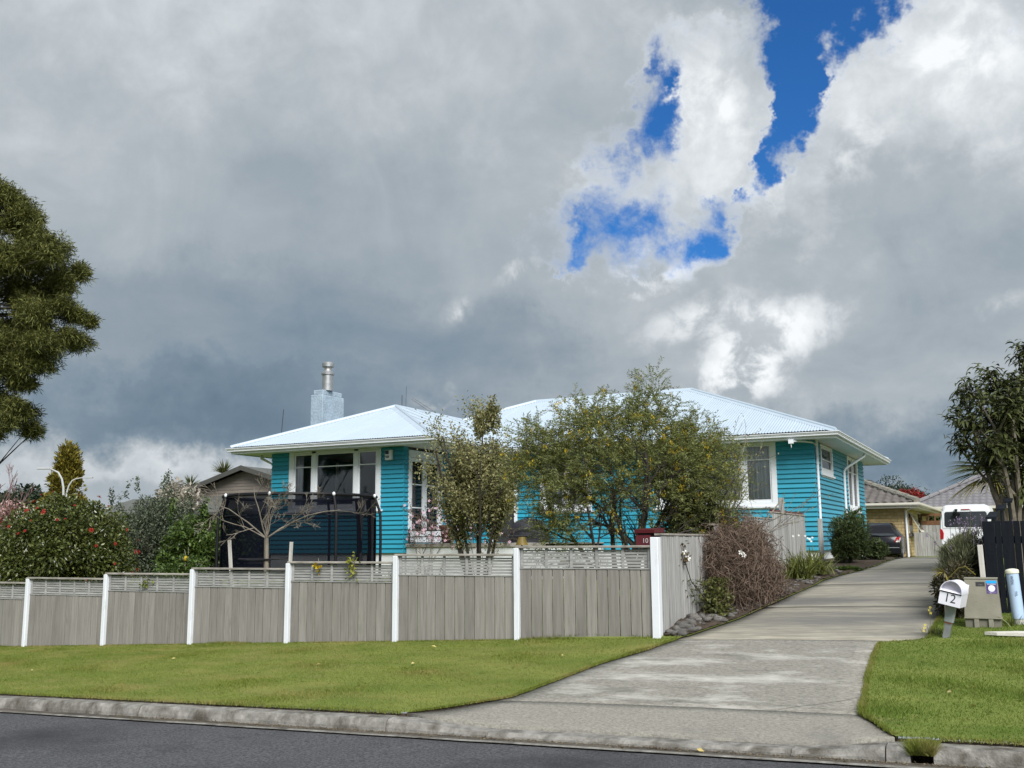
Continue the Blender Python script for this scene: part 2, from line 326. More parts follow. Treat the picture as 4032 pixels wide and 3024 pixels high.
SOIL = M('garden_soil', (.035, .026, .019), .95, (.085, .066, .05), scale=14, detail=8, bump=1., bscale=40, spec=.2)
FBOARD = M('taupe_stain', (.178, .167, .151), .8, (.258, .245, .224), scale=3.2, detail=7, stretch=(9, 9, .55), rnd=.14, bump=.25, bscale=9, bstretch=(14, 14, .6), stain=((.15, .135, .118), 2.2, (5, 5, .8), .60, .78), spec=.3, stain2=((.16, .165, .12), 1.1, (1.2, 1, .9), .62, .8))
LATT = M('grey_lattice_wood', (.215, .215, .21), .8, (.355, .355, .348), scale=4, detail=6, stretch=(1.2, 9, 9), rnd=.12, bump=.2, bscale=12, stain=((.22, .20, .18), 3, (1, 3, 3), .62, .8), spec=.3)
CAPW = M('weathered_cap', (.17, .155, .13), .85, (.36, .34, .31), scale=6, detail=8, stretch=(.8, 4, 4), rnd=.1, bump=.3, bscale=14, spec=.3, stain=((.10, .085, .065), 4, (.8, 2, 2), .58, .74))
WHITEP = M('white_paint', (.62, .65, .69), .55, (.70, .73, .77), scale=3, detail=6, stretch=(4, 4, .6), bump=.12, bscale=20, bstretch=(6, 6, .8), spec=.4, stain=((.42, .42, .39), 3.5, (3, 3, .8), .58, .80))
PALING = M('weathered_paling', (.21, .208, .20), .85, (.42, .42, .41), scale=3., detail=8, stretch=(9, 9, .45), rnd=.14, bump=.5, bscale=9, bstretch=(14, 14, .5), stain=((.10, .095, .09), 3, (6, 6, .5), .6, .75), spec=.25)
BLUE = M('blue_weatherboard_paint', (.017, .232, .335), .45, (.022, .278, .395), scale=1.2, detail=6, stain2=((.022, .225, .305), 2.2, (.5, .5, 1.2), .58, .8), rnd=.10, spec=.5, bump=.05, bscale=30, stretch=(.6, .6, 2))
ROOFM = M('roof_paint', (.37, .445, .52), .42, (.405, .485, .56), scale=.8, detail=5, spec=.5, stain=((.36, .45, .52), 2.5, (1, .4, .4), .62, .8))
TRIM = M('white_trim', (.66, .69, .73), .4, (.72, .75, .79), scale=2, spec=.5)
SOFFIT = M('soffit_paint', (.62, .63, .63), .6, (.70, .71, .71), scale=1.5, spec=.4)
FOUND = M('foundation_paint', (.52, .54, .55), .8, (.66, .68, .69), scale=2.5, detail=8, stretch=(1, 1, .5), bump=.3, bscale=30)
PLASTER = M('chimney_plaster', (.235, .30, .36), .85, (.33, .41, .48), scale=4, detail=9, bump=1., bscale=14, stain=((.28, .30, .31), 2.5, (1, 1, .4), .6, .78))
STEEL = M('galvanised_steel', (.30, .31, .32), .55, (.44, .45, .46), scale=6, metal=.85, spec=.5)
RUSTY = M('stained_steel', (.30, .25, .21), .5, (.58, .57, .56), scale=7, detail=6, metal=.6)
DARKM = M('dark_metal', (.03, .03, .032), .5)
GLASS = M_glass('window_glass', (.93, .95, .96), .6)
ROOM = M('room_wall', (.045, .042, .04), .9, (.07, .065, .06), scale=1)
CURTAIN = M('white_curtain', (.62, .64, .66), .85, (.78, .80, .82), scale=2, stretch=(6, 6, .3), trans=.2)
NETC = M('sheer_curtain', (.70, .71, .73), .85, (.86, .87, .89), scale=3, stretch=(8, 8, .3))
BLACKP = M('black_plastic', (.005, .005, .008), .6, (.010, .010, .013), scale=20, spec=.25)
NET = M_net('safety_net', (.005, .006, .011), .74)
BARK = M('grey_bark', (.17, .145, .11), .9, (.34, .31, .26), scale=12, detail=6, stretch=(1, 1, .4), bump=.5, bscale=40)
DBARK = M('dark_bark', (.022, .018, .015), .9, (.065, .055, .045), scale=10, stretch=(1, 1, .4), bump=.6, bscale=40)
STAKE = M('pale_timber', (.42, .40, .36), .8, (.58, .56, .52), scale=4, stretch=(6, 6, .5), bump=.2, bscale=15)
REDBOX = M('dark_red_enamel', (.070, .0075, .012), .4, (.105, .012, .018), scale=6)
SILVER = M('silver_numerals', (.72, .68, .68), .3, metal=.6)
BOXW = M('white_enamel', (.70, .70, .78), .35, (.76, .76, .84), scale=4)
NAVY = M('navy_slot', (.008, .008, .045), .5)
NUMB = M('dark_numerals', (.02, .028, .032), .5)
CABM = M('cabinet_plastic', (.185, .175, .135), .7, (.265, .25, .20), scale=4, detail=7, stain=((.12, .11, .085), 3, (1, 1, .6), .6, .8), bump=.15)
PURPLE = M('purple_sticker', (.075, .045, .19), .5); CYAN = M('cyan_sticker', (.01, .36, .86), .4); WHITES = M('white_sticker', (.82, .84, .86), .5); GREYS = M('dark_grey_plate', (.035, .034, .036), .5)
LILAC = M('pale_print', (.66, .55, .80), .5)
POLEB = M('pale_blue_pipe', (.36, .49, .68), .5, (.44, .57, .76), scale=3, stretch=(2, 2, .7), stain=((.30, .36, .42), 4, (2, 2, .6), .64, .82)); CREAM = M('cream_cap', (.60, .60, .47), .5, (.66, .66, .54))
BLACKF = M('black_fence_stain', (.0035, .0055, .009), .75, (.007, .0095, .014), scale=5, stretch=(6, 6, .5), rnd=.25, bump=.3, bscale=12, spec=.15)
ROCK = M('river_stone', (.075, .07, .065), .9, (.17, .162, .15), scale=7, detail=8, rnd=.3, bump=.6, bscale=25)
# ---------------------------------------------------------------- terrain
def sm(t): t = np.clip(t, 0, 1); return t * t * (3 - 2 * t)
def zk(x): return .17 + .0262 * np.clip(x, -40, 25)                     # top of the kerb
def zf(x): return np.where(x <= -4.16, .365 + .0477 * (np.maximum(x, -32) + 6.07), .456 + .03 * (np.minimum(x, 8) + 4.16))
def G(x, y):
    x = np.asarray(x, float); y = np.asarray(y, float)
    dr = np.interp(y, [12.07, 16, 20, 24, 28, 34, 45, 80, 400], [.47, .72, .95, 1.12, 1.16, 1.1, .94, .9, .9]) + np.where(x > -4.16, zf(x) - .459, 0) * np.clip(1 - (y - 12.07) / 25, 0, 1)
    zh = .75 + (.2 - .75) * sm((-x - 21) / 14)
    ya = zf(x) + (zh - zf(x)) * sm((y - 12.07) / 9.5)
    back = ya + (dr - ya) * sm((x + 6.5) / 2.2)
    ver = zk(x) + (zf(x) - zk(x)) * (y - 8.2) / 3.87
    return np.where(y < 12.07, ver, back)
DLY = [8.33, 8.5, 8.7, 9.02, 9.74, 10.57, 11.33, 12.0, 12.2, 13.74, 15.6, 18.4, 19.2, 21.2, 23.2, 29.8, 36, 46]
DLX = [-5.35, -5.14, -4.95, -4.63, -4.48, -4.33, -4.06, -3.9, -3.8, -3.58, -3.5, -3.4, -3.42, -3.15, -2.97, -3.2, -4.0, -4.9]
DRY = [8.33, 8.45, 8.7, 8.9, 9.45, 10.26, 11.15, 11.87, 12.0, 12.1, 14.6, 19, 25, 36, 46]
DRX = [-1.02, -1.09, -1.22, -1.35, -1.4, -1.48, -1.54, -1.56, -1.22, -1.08, -1.1, -1.25, -1.3, -.8, -.5]
def dl(y): return np.interp(y, DLY, DLX)
def dr_(y): return np.interp(y, DRY, DRX)
def grid_faces(nr, nc, base=0):
    i = np.arange(nr - 1)[:, None] * nc + np.arange(nc - 1)[None, :] + base
    return np.stack([i, i + 1, i + nc + 1, i + nc], -1).reshape(-1, 4)
ys = np.unique(np.concatenate([np.arange(8.33, 13, .09), np.arange(13, 46, .5), [46.], DLY, DRY]))
fl = np.concatenate([-np.geomspace(260, 8, 30), -np.linspace(7.8, 0, 60)])      # distances left of the drive's left edge
frr = -fl[::-1]
V = []; F = []
XL = dl(ys)[:, None] + fl[None, :]; YY = np.repeat(ys[:, None], len(fl), 1)
V.append(np.stack([XL, YY, G(XL, YY)], -1).reshape(-1, 3)); F.append(grid_faces(len(ys), len(fl)))
XR2 = dr_(ys)[:, None] + frr[None, :]
V.append(np.stack([XR2, YY, G(XR2, YY)], -1).reshape(-1, 3)); F.append(grid_faces(len(ys), len(fl), len(V[0])))
xs = np.concatenate([-np.geomspace(320, 6, 30), np.linspace(-5, 3, 17), np.geomspace(4, 320, 24)]); yf = np.concatenate([np.linspace(46, 80, 12), np.geomspace(90, 900, 10)])
XX, YF = np.meshgrid(xs, yf)
V.append(np.stack([XX, YF, G(XX, YF) - np.where(YF > 46, .0, 0)], -1).reshape(-1, 3)); F.append(grid_faces(len(yf), len(xs), len(V[0]) + len(V[1])))
ground = link('ground', np_mesh('ground', np.concatenate(V), np.concatenate(F), True), GRASSG); tag(ground, kind='structure')
# road with a gentle camber, running on behind the camera
xs = np.linspace(-120, 120, 121); yr = np.array([-9, -6, -2, 1, 4, 6, 7.2, 7.86])
XX, YR = np.meshgrid(xs, yr)
ZR = zk(XX) - .125 + .03 * np.sin(np.clip((7.86 - YR) / 8.5, 0, 2) * math.pi / 2)
tag(link('road', np_mesh('road', np.stack([XX, YR, ZR], -1).reshape(-1, 3), grid_faces(len(yr), len(xs)), True), ASPHALT), kind='structure')
xs2 = np.linspace(-400, 400, 41); yq = np.array([-300, -60, -9.1]); XX, YQ = np.meshgrid(xs2, yq)
tag(link('far_verge', np_mesh('far_verge', np.stack([XX, YQ, zk(XX) - .16 + 0 * YQ], -1).reshape(-1, 3), grid_faces(3, 41), True), GRASSG), kind='structure')
# channel between road and kerb
xs = np.linspace(-120, 120, 161); yr = np.array([7.84, 7.9, 8.0, 8.11]); XX, YR = np.meshgrid(xs, yr)
ZR = zk(XX) - .12 + np.array([.006, .004, -.012, -.012])[:, None]
tag(link('gutter_channel', np_mesh('gutter_channel', np.stack([XX, YR, ZR], -1).reshape(-1, 3), grid_faces(4, len(xs)), True), GUTTERM), kind='structure')
xs = np.linspace(-30, 30, 121); XX, YR = np.meshgrid(xs, np.array([7.80, 7.835, 7.862])); tag(link('gutter_lip', np_mesh('gutter_lip', np.stack([XX, YR + .006 * np.sin(XX * 7.3), zk(XX) - .12 + np.array([.0095, .013, .0115])[:, None]], -1).reshape(-1, 3), grid_faces(3, 121), True), KERB), kind='structure')
# ---- kerb: stones of about three metres, dropped at the crossing, with a gap for the outlet
kerb = tag(bpy.data.objects.new('kerb', None), kind='structure'); COL.objects.link(kerb); ORG['kerb'] = Vector((0, 0, 0))
def kh(x): return float(np.interp(x, [-5.45, -5.2, -4.75, -4.45, -1.75, -1.45, -1.07, -.9], [0, -.012, -.065, -.085, -.085, -.07, -.008, 0]))
def kerb_stone(x0, x1, n):
    mb = MB(); rows = []
    for i in range(n + 1):
        x = x0 + (x1 - x0) * i / n; t = float(zk(x)) - .022 + kh(x) * .8 + random.uniform(-.002, .002); b = float(zk(x)) - .20
        h = t - (float(zk(x)) - .125)
        rows.append([(x, 8.095, b), (x, 8.105, t - h * .75), (x, 8.125 + random.uniform(-.002, .002), t - .028), (x, 8.138, t - .009), (x, 8.16, t), (x, 8.30, t + .004), (x, 8.325, t - .02), (x, 8.325, b)])
    k = 8; vs = [p for r in rows for p in r]
    fs = [(i * k + j, (i + 1) * k + j, (i + 1) * k + (j + 1) % k, i * k + (j + 1) % k) for i in range(n) for j in range(k)] + [tuple(range(k)), tuple(n * k + j for j in range(k))[::-1]]
    return mb.add(vs, fs).build('kerb_stone', KERB, kerb)
KX = [-40 + 3.14 * i for i in range(12)] + [-5.45]
KX = [x for x in KX if x < -6.5] + [-5.45]
for a, b in zip(KX[:-1], KX[1:]): kerb_stone(a, b - .008, 14)
kerb_stone(-5.45, -4.4, 16); kerb_stone(-4.395, -1.76, 14); kerb_stone(-1.755, -1.075, 12); kerb_stone(-1.065, -.90, 4)
for a in np.arange(-.742, 20, 2.9): kerb_stone(float(a), float(a) + 2.89, 14)
# ---- driveway slabs
def slab(name, y0, y1, mat, step, dip=None, inset=.004):
    yy = np.concatenate([np.arange(y0, y1 - step * .5, step), [y1]]); t = np.linspace(0, 1, 13)
    a = dl(yy)[:, None] + inset; b = dr_(yy)[:, None] - inset
    X = a + (b - a) * t[None, :]; Y = np.repeat(yy[:, None], 13, 1)
    if dip is not None: Y = Y + 0
    Z = G(X, Y) - .012 + .010 * (1 - (2 * t[None, :] - 1) ** 2)
    if dip is not None:
        k = np.interp(X, [-5.3, -4.4, -1.75, -1.05], [0, .085, .085, 0]); Z = Z - k * np.clip(1 - (Y - y0) / .55, 0, 1)
    Vt = np.stack([X, Y, Z], -1).reshape(-1, 3); nr, nc = X.shape
    Vb = Vt.copy(); Vb[:, 2] -= .14
    F = [grid_faces(nr, nc)]; n = len(Vt)
    ring = [i for i in range(nc)] + [i * nc + nc - 1 for i in range(1, nr)] + [(nr - 1) * nc + i for i in range(nc - 2, -1, -1)] + [i * nc for i in range(nr - 2, 0, -1)]
    F.append(np.array([(ring[i], ring[i - 1], ring[i - 1] + n, ring[i] + n) for i in range(len(ring))]))
    return np.concatenate([Vt, Vb]), np.concatenate(F)
drive = tag(bpy.data.objects.new('driveway', None), kind='structure'); COL.objects.link(drive); ORG['driveway'] = Vector((0, 0, 0))
link('slab', np_mesh('slab', *slab('apron', 8.335, 8.925, CONC_AP, .08, True)), CONC_AP, drive)
link('slab', np_mesh('slab', *slab('mid', 8.94, 12.005, CONC, .12)), CONC, drive)
UPY = [12.02, 15.1, 18.4, 22.0, 26.0, 30.5, 36.0, 46.0]
for a, b in zip(UPY[:-1], UPY[1:]): link('slab', np_mesh('slab', *slab('up', a, b - .008, CONC_UP, .35)), CONC_UP, drive)
link('base', np_mesh('base', np.stack([np.stack([dl(ys) - .02, ys, G(dl(ys) - .02, ys) - .003], -1), np.stack([dl(ys) - .012, ys, G(dl(ys), ys) - .17], -1), np.stack([dr_(ys) + .012, ys, G(dr_(ys), ys) - .17], -1), np.stack([dr_(ys) + .02, ys, G(dr_(ys) + .02, ys) - .003], -1)], 1).reshape(-1, 3), grid_faces(len(ys), 4)), SOIL, drive)
xs = np.arange(-60, 40, .1); yr = np.array([7.95, 8.324, 8.34, 8.5]); XX, YR = np.meshgrid(xs, yr)
link('base', np_mesh('base', np.stack([XX, YR, zk(XX) + np.where((XX > -5.32) & (XX < -1.06), -.15, np.array([-.16, -.15, -.004, -.03])[:, None])], -1).reshape(-1, 3), grid_faces(4, len(xs))), SOIL, kerb)
# ---- planting bed between paling fence and drive
yy = np.arange(12.12, 30, .12); t = np.linspace(0, 1, 9); a = np.full((len(yy), 1), -4.125) - np.where(yy > 21.4, .55, 0)[:, None]; b = dl(yy)[:, None] - .012
X = a + (b - a) * t; Y = np.repeat(yy[:, None], 9, 1)
Zb = G(X, Y) + .012 + .10 * (1 - t[None, :]) * np.clip((yy[:, None] - 12.1) / .6, 0, 1) * np.clip((21.5 - yy[:, None]) / 2, .3, 1) + rng.normal(0, .010, X.shape)
bed = link('garden_bed', np_mesh('garden_bed', np.stack([X, Y, Zb], -1).reshape(-1, 3), grid_faces(len(yy), 9), True), SOIL); tag(bed, kind='structure')
def bed_z(x, y): return float(G(x, y)) + .012 + .10 * max(0, min(1, (float(dl(y)) - x) / (float(dl(y)) + 4.125))) * min(1, max(0, (y - 12.1) / .6))
def stone_mesh(k):
    r = np.random.default_rng(k); import bmesh
    bm = bmesh.new(); bmesh.ops.create_icosphere(bm, subdivisions=2, radius=1)
    q = r.normal(0, 1, (4, 3))
    for v in bm.verts:
        d = v.co.normalized(); s = 1 + .16 * math.sin(3 * d.dot(Vector(q[0]))) + .12 * math.sin(4 * d.dot(Vector(q[1])) + 1)
        v.co = Vector((d.x * s, d.y * s * .8, d.z * s * .62))
    me = bpy.data.meshes.new('stone'); bm.to_mesh(me); bm.free(); me.materials.append(ROCK)
    for p in me.polygons: p.use_smooth = True
    return me
SM = [stone_mesh(k) for k in range(5)]
for i in range(120):
    if i < 46: y = 12.16 + 1.25 * random.random() ** 1.3; t = .12 + .85 * random.random(); s = random.choice([.03, .035, .045, .055, .075])
    else: y = random.uniform(13.4, 21.0); t = random.choice([.97, .9, .8, .6]) - .1 * random.random(); s = random.uniform(.02, .045)
    x = -4.1 + (float(dl(y)) + 4.1 - .03) * t
    o = link('stone', SM[i % 5], None, bed, (x, y, bed_z(x, y) + s * .25)); o.scale = (s * random.uniform(.8, 1.5), s * random.uniform(.8, 1.4), s); o.rotation_euler = (random.uniform(-.3, .3), random.uniform(-.3, .3), random.uniform(0, 6))

# ---------------------------------------------------------------- front fence
PX = [-17.47, -15.57, -13.67, -11.77, -9.87, -7.97, -6.07, -4.157]
PB = [-.17, -.08, .001, .087, .174, .265, .365, .471]
PT = [.97, 1.057, 1.147, 1.238, 1.338, 1.444, 1.545, 1.672]
FY = 12.075
ff = thing('front_fence', (-10, FY, .1), 'low grey board fence with lattice top and white posts, stepping down along the grass', 'fence')
for i in range(8):
    w = .036 if i < 7 else .05
    MB().cbox(PX[i] - w, PX[i] + w, FY - .055, FY + .045 + (.02 if i == 7 else 0), PB[i] - .06, PT[i], .006).build('post', WHITEP, ff)
for i in range(7):
    x0, x1 = PX[i] + .037, PX[i + 1] - (.037 if i < 6 else .051); top = PT[i] + .028; bt = top - .292      # top of cap, top of boards
    MB().cbox(x0 - .055, x1 - .002, FY - .045, FY + .05, top - .03, top, .005).build('cap_rail', CAPW, ff)
    MB().box(x0, x1, FY + .022, FY + .07, bt - .10, bt - .01).build('rail', CAPW, ff)
    xa = x0; n = 12; ws = np.array([random.uniform(.93, 1.07) for _ in range(n)]); ws *= (x1 - x0) / ws.sum()
    for w in ws:
        z0 = float(zf(xa + w / 2)) - .02 + random.uniform(0, .02); y0 = FY - random.uniform(.0, .006)
        MB().cbox(xa + .005, xa + w - .005, y0, y0 + .019, z0, bt + random.uniform(-.003, .003), .003).build('board', FBOARD, ff); xa += w
    lat = MB().box(x0 + .001, x1 - .001, FY - .012, FY + .034, bt - .004, bt + .012).build('lattice_panel', LATT, ff)
    for k in range(6):
        bx = x0 + .012 + (x1 - x0 - .06) * k / 5
        MB().cbox(bx, bx + .036, FY - .006, FY + .012, bt + .014, top - .032, .002).build('batten', LATT, lat)
    for k in range(6):
        zz = bt + .022 + k * .0398
        MB().box(x0 + .002, x1 - .002, FY + .0125, FY + .032, zz, zz + (.0305 if k < 5 else .018)).build('slat', LATT, lat)
# ---------------------------------------------------------------- paling fence beside the drive
pf = thing('paling_fence', (-4.15, 16.5, .7), 'tall weathered grey paling fence running back beside the concrete drive', 'fence')
SEC = [(12.16, 14.6, 1.685), (14.6, 16.5, 1.84), (16.5, 18.39, 1.99), (18.39, 21.34, 2.115)]
for a, b, top in SEC:
    y = a
    while y < b - .05:
        w = random.uniform(.092, .106); z0 = bed_z(-4.12, y) - .03 if y > 12.7 else .51 + (y - 12.16) * .1
        xo = -4.122 + random.uniform(-.006, .006)
        MB().cbox(xo, xo + .017, y + .0035, min(y + w, b) - .0035, z0, top + random.uniform(-.008, .006), .002).build('paling', PALING, pf); y += w
    MB().cbox(-4.19, -4.095, a - .02, b - .003, top + .008, top + .034, .004).build('cap_rail', CAPW, pf)
    MB().box(-4.165, -4.127, a, b, top - .25, top - .17).build('rail', PALING, pf)
    MB().box(-4.165, -4.127, a, b, top - .95, top - .86).build('rail', PALING, pf)
    MB().cbox(-4.23, -4.167, b - .1, b - .01, .5, top - .02).build('post', PALING, pf)
MB().cbox(-4.40, -4.31, 20.28, 20.40, .9, 2.47, .006).build('timber_post', PALING, None, (-4.35, 20.3, .9))
tag(bpy.data.objects['timber_post'], 'square grey timber post sticking up behind the paling fence, below the window', 'post')
o = MB().cbox(-4.36, -4.26, 24.1, 24.2, 1.0, 2.13, .006).build('timber_post', PALING, None, (-4.3, 24.1, 1.0)); tag(o, 'bare grey timber post standing at the corner of the blue house', 'post')
o = MB().cbox(-4.45, -4.37, 19.68, 22.6, 2.155, 2.225, .006).build('red_rail', REDBOX, None, (-4.4, 21, 2.1)); tag(o, 'dark red painted timber rail along the top of the high paling section', 'rail')
MB().cbox(-4.43, -4.38, 20.9, 21, .9, 2.154).build('post', REDBOX, o); MB().cbox(-4.43, -4.38, 22.4, 22.5, .9, 2.154).build('post', REDBOX, o)
# ---------------------------------------------------------------- red letterbox number 10
rb = thing('letterbox', (-4.43, 12.45, .5), 'dark red letterbox with silver number 10 beside the white corner post', 'letterbox')
MB().cbox(-4.53, -4.33, 12.40, 12.78, 1.555, 1.70, .006).build('body', REDBOX, rb)
MB().prism([(12.375, 1.772), (12.80, 1.795), (12.80, 1.735), (12.385, 1.728)], -4.54, -4.27, 0).build('lid', REDBOX, rb)
MB().box(-4.52, -4.34, 12.41, 12.70, 1.70, 1.735).build('slot', BLACKP, rb)
MB().box(-4.51, -4.50, 12.40, 12.405, 1.700, 1.7345).build('slot_edge', REDBOX, rb)
MB().box(-4.46, -4.40, 12.5, 12.58, .5, 1.555).build('post', PALING, rb)
text('number', '10', .085, SILVER, rb, Matrix.Translation((-4.40 + 4.43, 12.397 - 12.45, 1.628 - .5)) @ Matrix.Rotation(R(90), 4, 'X'), .002)
# ---------------------------------------------------------------- blue house
HX, HY, HZ = -12.0, 22.5, .7
hs = thing('blue_house', (HX, HY, HZ), 'bright blue weatherboard bungalow with pale corrugated hip roof and white windows', 'house')
YB, YM, XB0, XB1, XR = 22.5, 26.5, -19.11, -14.67, -4.8
BZ, BH, NR = 1.385, .1226, 23
def boards(axis, plane, out, a, b, holes, zmin=None):
    """bevel-back boards on a wall plane; holes = (a0, a1, z0, z1)"""
    for k in range(NR):
        z0, z1 = BZ + k * BH, BZ + (k + 1) * BH
        segs = [(a, b)]
        for h in holes:
            if z1 > h[2] + .02 and z0 < h[3] - .02:
                ns = []
                for s in segs:
                    if h[0] > s[0]: ns.append((s[0], min(s[1], h[0])))
                    if h[1] < s[1]: ns.append((max(s[0], h[1]), s[1]))
                segs = [s for s in ns if s[1] - s[0] > .02]
        cut = []
        for s in segs:
            if s[1] - s[0] > 2.2 and random.random() < .55: q = random.uniform(s[0] + .6, s[1] - .6); cut += [(s[0], q), (q, s[1])]
            else: cut.append(s)
        for s in cut:
            j = random.uniform(-.0015, .0015); t0, t1 = .044 + j, .006
            prof = [(plane, z0), (plane + out * t0, z0 + .001), (plane + out * (t0 + .001), z0 + .012), (plane + out * t1, z1 + .012), (plane, z1 + .012)]
            MB().prism(prof, s[0] + .001, s[1] - .001, axis).build('weatherboard', BLUE, hs)
def wall(axis, plane, out, a, b, holes, z0=BZ, z1=4.2):
    """structural wall behind the boards with openings cut out"""
    th = .12; mb = MB(); xs = sorted({a, b} | {h[i] for h in holes for i in (0, 1)}); p0, p1 = sorted((plane - out * .002, plane - out * th))
    for u, v in zip(xs[:-1], xs[1:]):
        hh = [h for h in holes if h[0] <= u + 1e-6 and h[1] >= v - 1e-6]
        zs = [(z0, z1)] if not hh else [(z0, hh[0][2]), (hh[0][3], z1)]
        for q, w in zs:
            if w - q < .01: continue
            if axis == 0: mb.box(u, v, p0, p1, q, w)
            else: mb.box(p0, p1, u, v, q, w)
    mb.build('wall', ROOM, hs)
WB = [(-18.475, -15.37, 2.50, 4.2)]
WM = [(-12.55, -10.95, 2.50, 4.2), (-9.05, -5.75, 2.50, 4.2), (-14.2, -13.3, 1.65, 3.85)]
WS = [(27.30, 29.10, 3.33, 4.17), (31.65, 33.70, 2.50, 4.17)]
WD = [(22.69, 24.42, 1.63, 4.12), (24.95, 26.05, 2.5, 4.0)]
boards(0, YB, -1, XB0, XB1 + .03, WB); boards(1, XB1, 1, YB, YM, WD); boards(0, YM, -1, XB1, XR + .03, WM); boards(1, XR, 1, YM, 35.05, WS)
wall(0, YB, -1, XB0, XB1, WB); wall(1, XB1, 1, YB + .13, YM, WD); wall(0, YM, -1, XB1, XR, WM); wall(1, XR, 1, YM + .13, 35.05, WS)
MB().box(XB0 + .002, XB0 + .12, YB + .13, 35.05, BZ, 4.2).build('wall', BLUE, hs); MB().box(XB0 + .13, XR - .13, 34.93, 35.04, BZ, 4.2).build('wall', BLUE, hs)
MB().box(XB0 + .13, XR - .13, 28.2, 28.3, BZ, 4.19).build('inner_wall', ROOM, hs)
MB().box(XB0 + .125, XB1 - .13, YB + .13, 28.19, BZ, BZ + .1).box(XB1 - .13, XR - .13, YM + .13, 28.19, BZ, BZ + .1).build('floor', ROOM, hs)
fd = MB().box(XB0 + .02, XB1 - .02, YB + .02, 35, .2, BZ - .001).box(XB1 - .02, XR - .02, YM + .02, 35, .2, BZ - .001); fd.build('foundation', FOUND, hs)
# ---- windows
def window(axis, plane, out, a0, a1, z0, z1, lights, transom, head=.06, sill=True, fr=.08):
    """lights: list of (a, b) glazed openings; transom: z of the glazing bar"""
    d0, d1 = plane + out * .045, plane - out * .10
    def bx(mb, u, v, p, q, r, s):
        p, q = sorted((p, q))
        return mb.box(u, v, p, q, r, s) if axis == 0 else mb.box(p, q, u, v, r, s)
    mb = MB(); L = lights
    bx(mb, a0, L[0][0] - .045, d0, d1, z0, z1); bx(mb, L[-1][1] + .045, a1, d0, d1, z0, z1)
    for p, q in zip(L[:-1], L[1:]): bx(mb, p[1] + .045, q[0] - .045, d0, d1, z0, z1)
    top = z1 - head
    bx(mb, L[0][0] - .045, L[-1][1] + .045, d0, d1, top, z1)
    bx(mb, L[0][0] - .045, L[-1][1] + .045, plane + out * .044, d1, z0, z0 + .11)
    w = mb.build('window', TRIM, hs)
    for p, q in L:
        sb = MB(); e0, e1 = plane + out * .018, plane - out * .03; zt, zb = top - .001, z0 + .111
        bx(sb, p - .044, p, e0, e1, zb, zt); bx(sb, q, q + .044, e0, e1, zb, zt); bx(sb, p, q, e0, e1, zt - .045, zt); bx(sb, p, q, e0, e1, zb, zb + .07)
        if transom: bx(sb, p, q, e0 - out * .004, e1, transom - .014, transom + .014)
        sb.build('sash', TRIM, w)
        zz = [(zb + .07, transom - .014), (transom + .014, zt - .045)] if transom else [(zb + .07, zt - .045)]
        for r, s in zz: bx(MB(), p, q, plane - out * .004, plane - out * .010, r, s).build('pane', GLASS, w)
    if sill:
        s0 = MB(); bx(s0, a0 - .075, a1 + .075, plane + out * .085, plane - out * .02, z0 - .035, z0 + .012); bx(s0, a0 - .02, a1 + .02, plane + out * .045, plane, z0 - .07, z0 - .036)
        s0.build('sill', TRIM, w)
    return w
def drape(w, axis, plane, a, b, z0, z1, mat, amp=.03, wl=.09):
    n = max(8, int((b - a) / wl * 8)); mb = MB(); vs = []
    for i in range(n + 1):
        u = a + (b - a) * i / n; p = plane + amp * math.sin(2 * math.pi * i / 8 + .6 * math.sin(i * .37))
        for z in (z0, z1): vs.append((u, p, z) if axis == 0 else (p, u, z))
    mb.add(vs, [(2 * i, 2 * i + 2, 2 * i + 3, 2 * i + 1) for i in range(n)]); mb.build('curtain', mat, w, smooth=True)
wb = window(0, YB, -1, -18.475, -15.37, 2.52, 4.185, [(-18.26, -17.72), (-17.50, -16.29), (-16.07, -15.555)], 3.753, head=.055)
drape(wb, 0, YB + .09, -18.35, -18.05, 2.5, 4.15, CURTAIN, .035, .08)
MB().box(-17.2, -16.5, YB + 2.6, YB + 2.65, 2.75, 3.3).build('television', BLACKP, wb)
MB().box(-16.02, -15.62, YB + 1.6, YB + 1.65, 3.05, 3.45).build('picture', CURTAIN, wb)
MB().box(-18.02, -17.98, YB + 1.5, YB + 1.6, 2.8, 4.0).build('lamp', CURTAIN, wb)
wm = window(0, YM, -1, -9.05, -5.75, 2.52, 4.185, [(-8.86, -8.27), (-8.05, -6.73), (-6.51, -5.93)], 3.74, head=.055)
drape(wm, 0, YM + .07, -8.95, -5.85, 2.5, 4.15, NETC, .03, .11)
w2 = window(0, YM, -1, -12.55, -10.95, 2.52, 4.185, [(-12.38, -11.85), (-11.64, -11.12)], 3.74, head=.055)
drape(w2, 0, YM + .07, -12.5, -11.0, 2.5, 4.15, NETC, .03, .11)
w3 = window(1, XR, 1, 27.30, 29.10, 3.37, 4.165, [(27.46, 28.94)], 3.78, head=.05); drape(w3, 1, XR - .07, 27.4, 29, 3.35, 4.15, NETC)
w4 = window(1, XR, 1, 31.65, 33.70, 2.52, 4.165, [(31.83, 32.58), (32.77, 33.52)], 3.70, head=.05); drape(w4, 1, XR - .07, 31.7, 33.6, 2.5, 4.15, NETC)
w5 = window(1, XB1, 1, 24.95, 26.05, 2.52, 3.99, [(25.12, 25.88)], 3.2, head=.05)
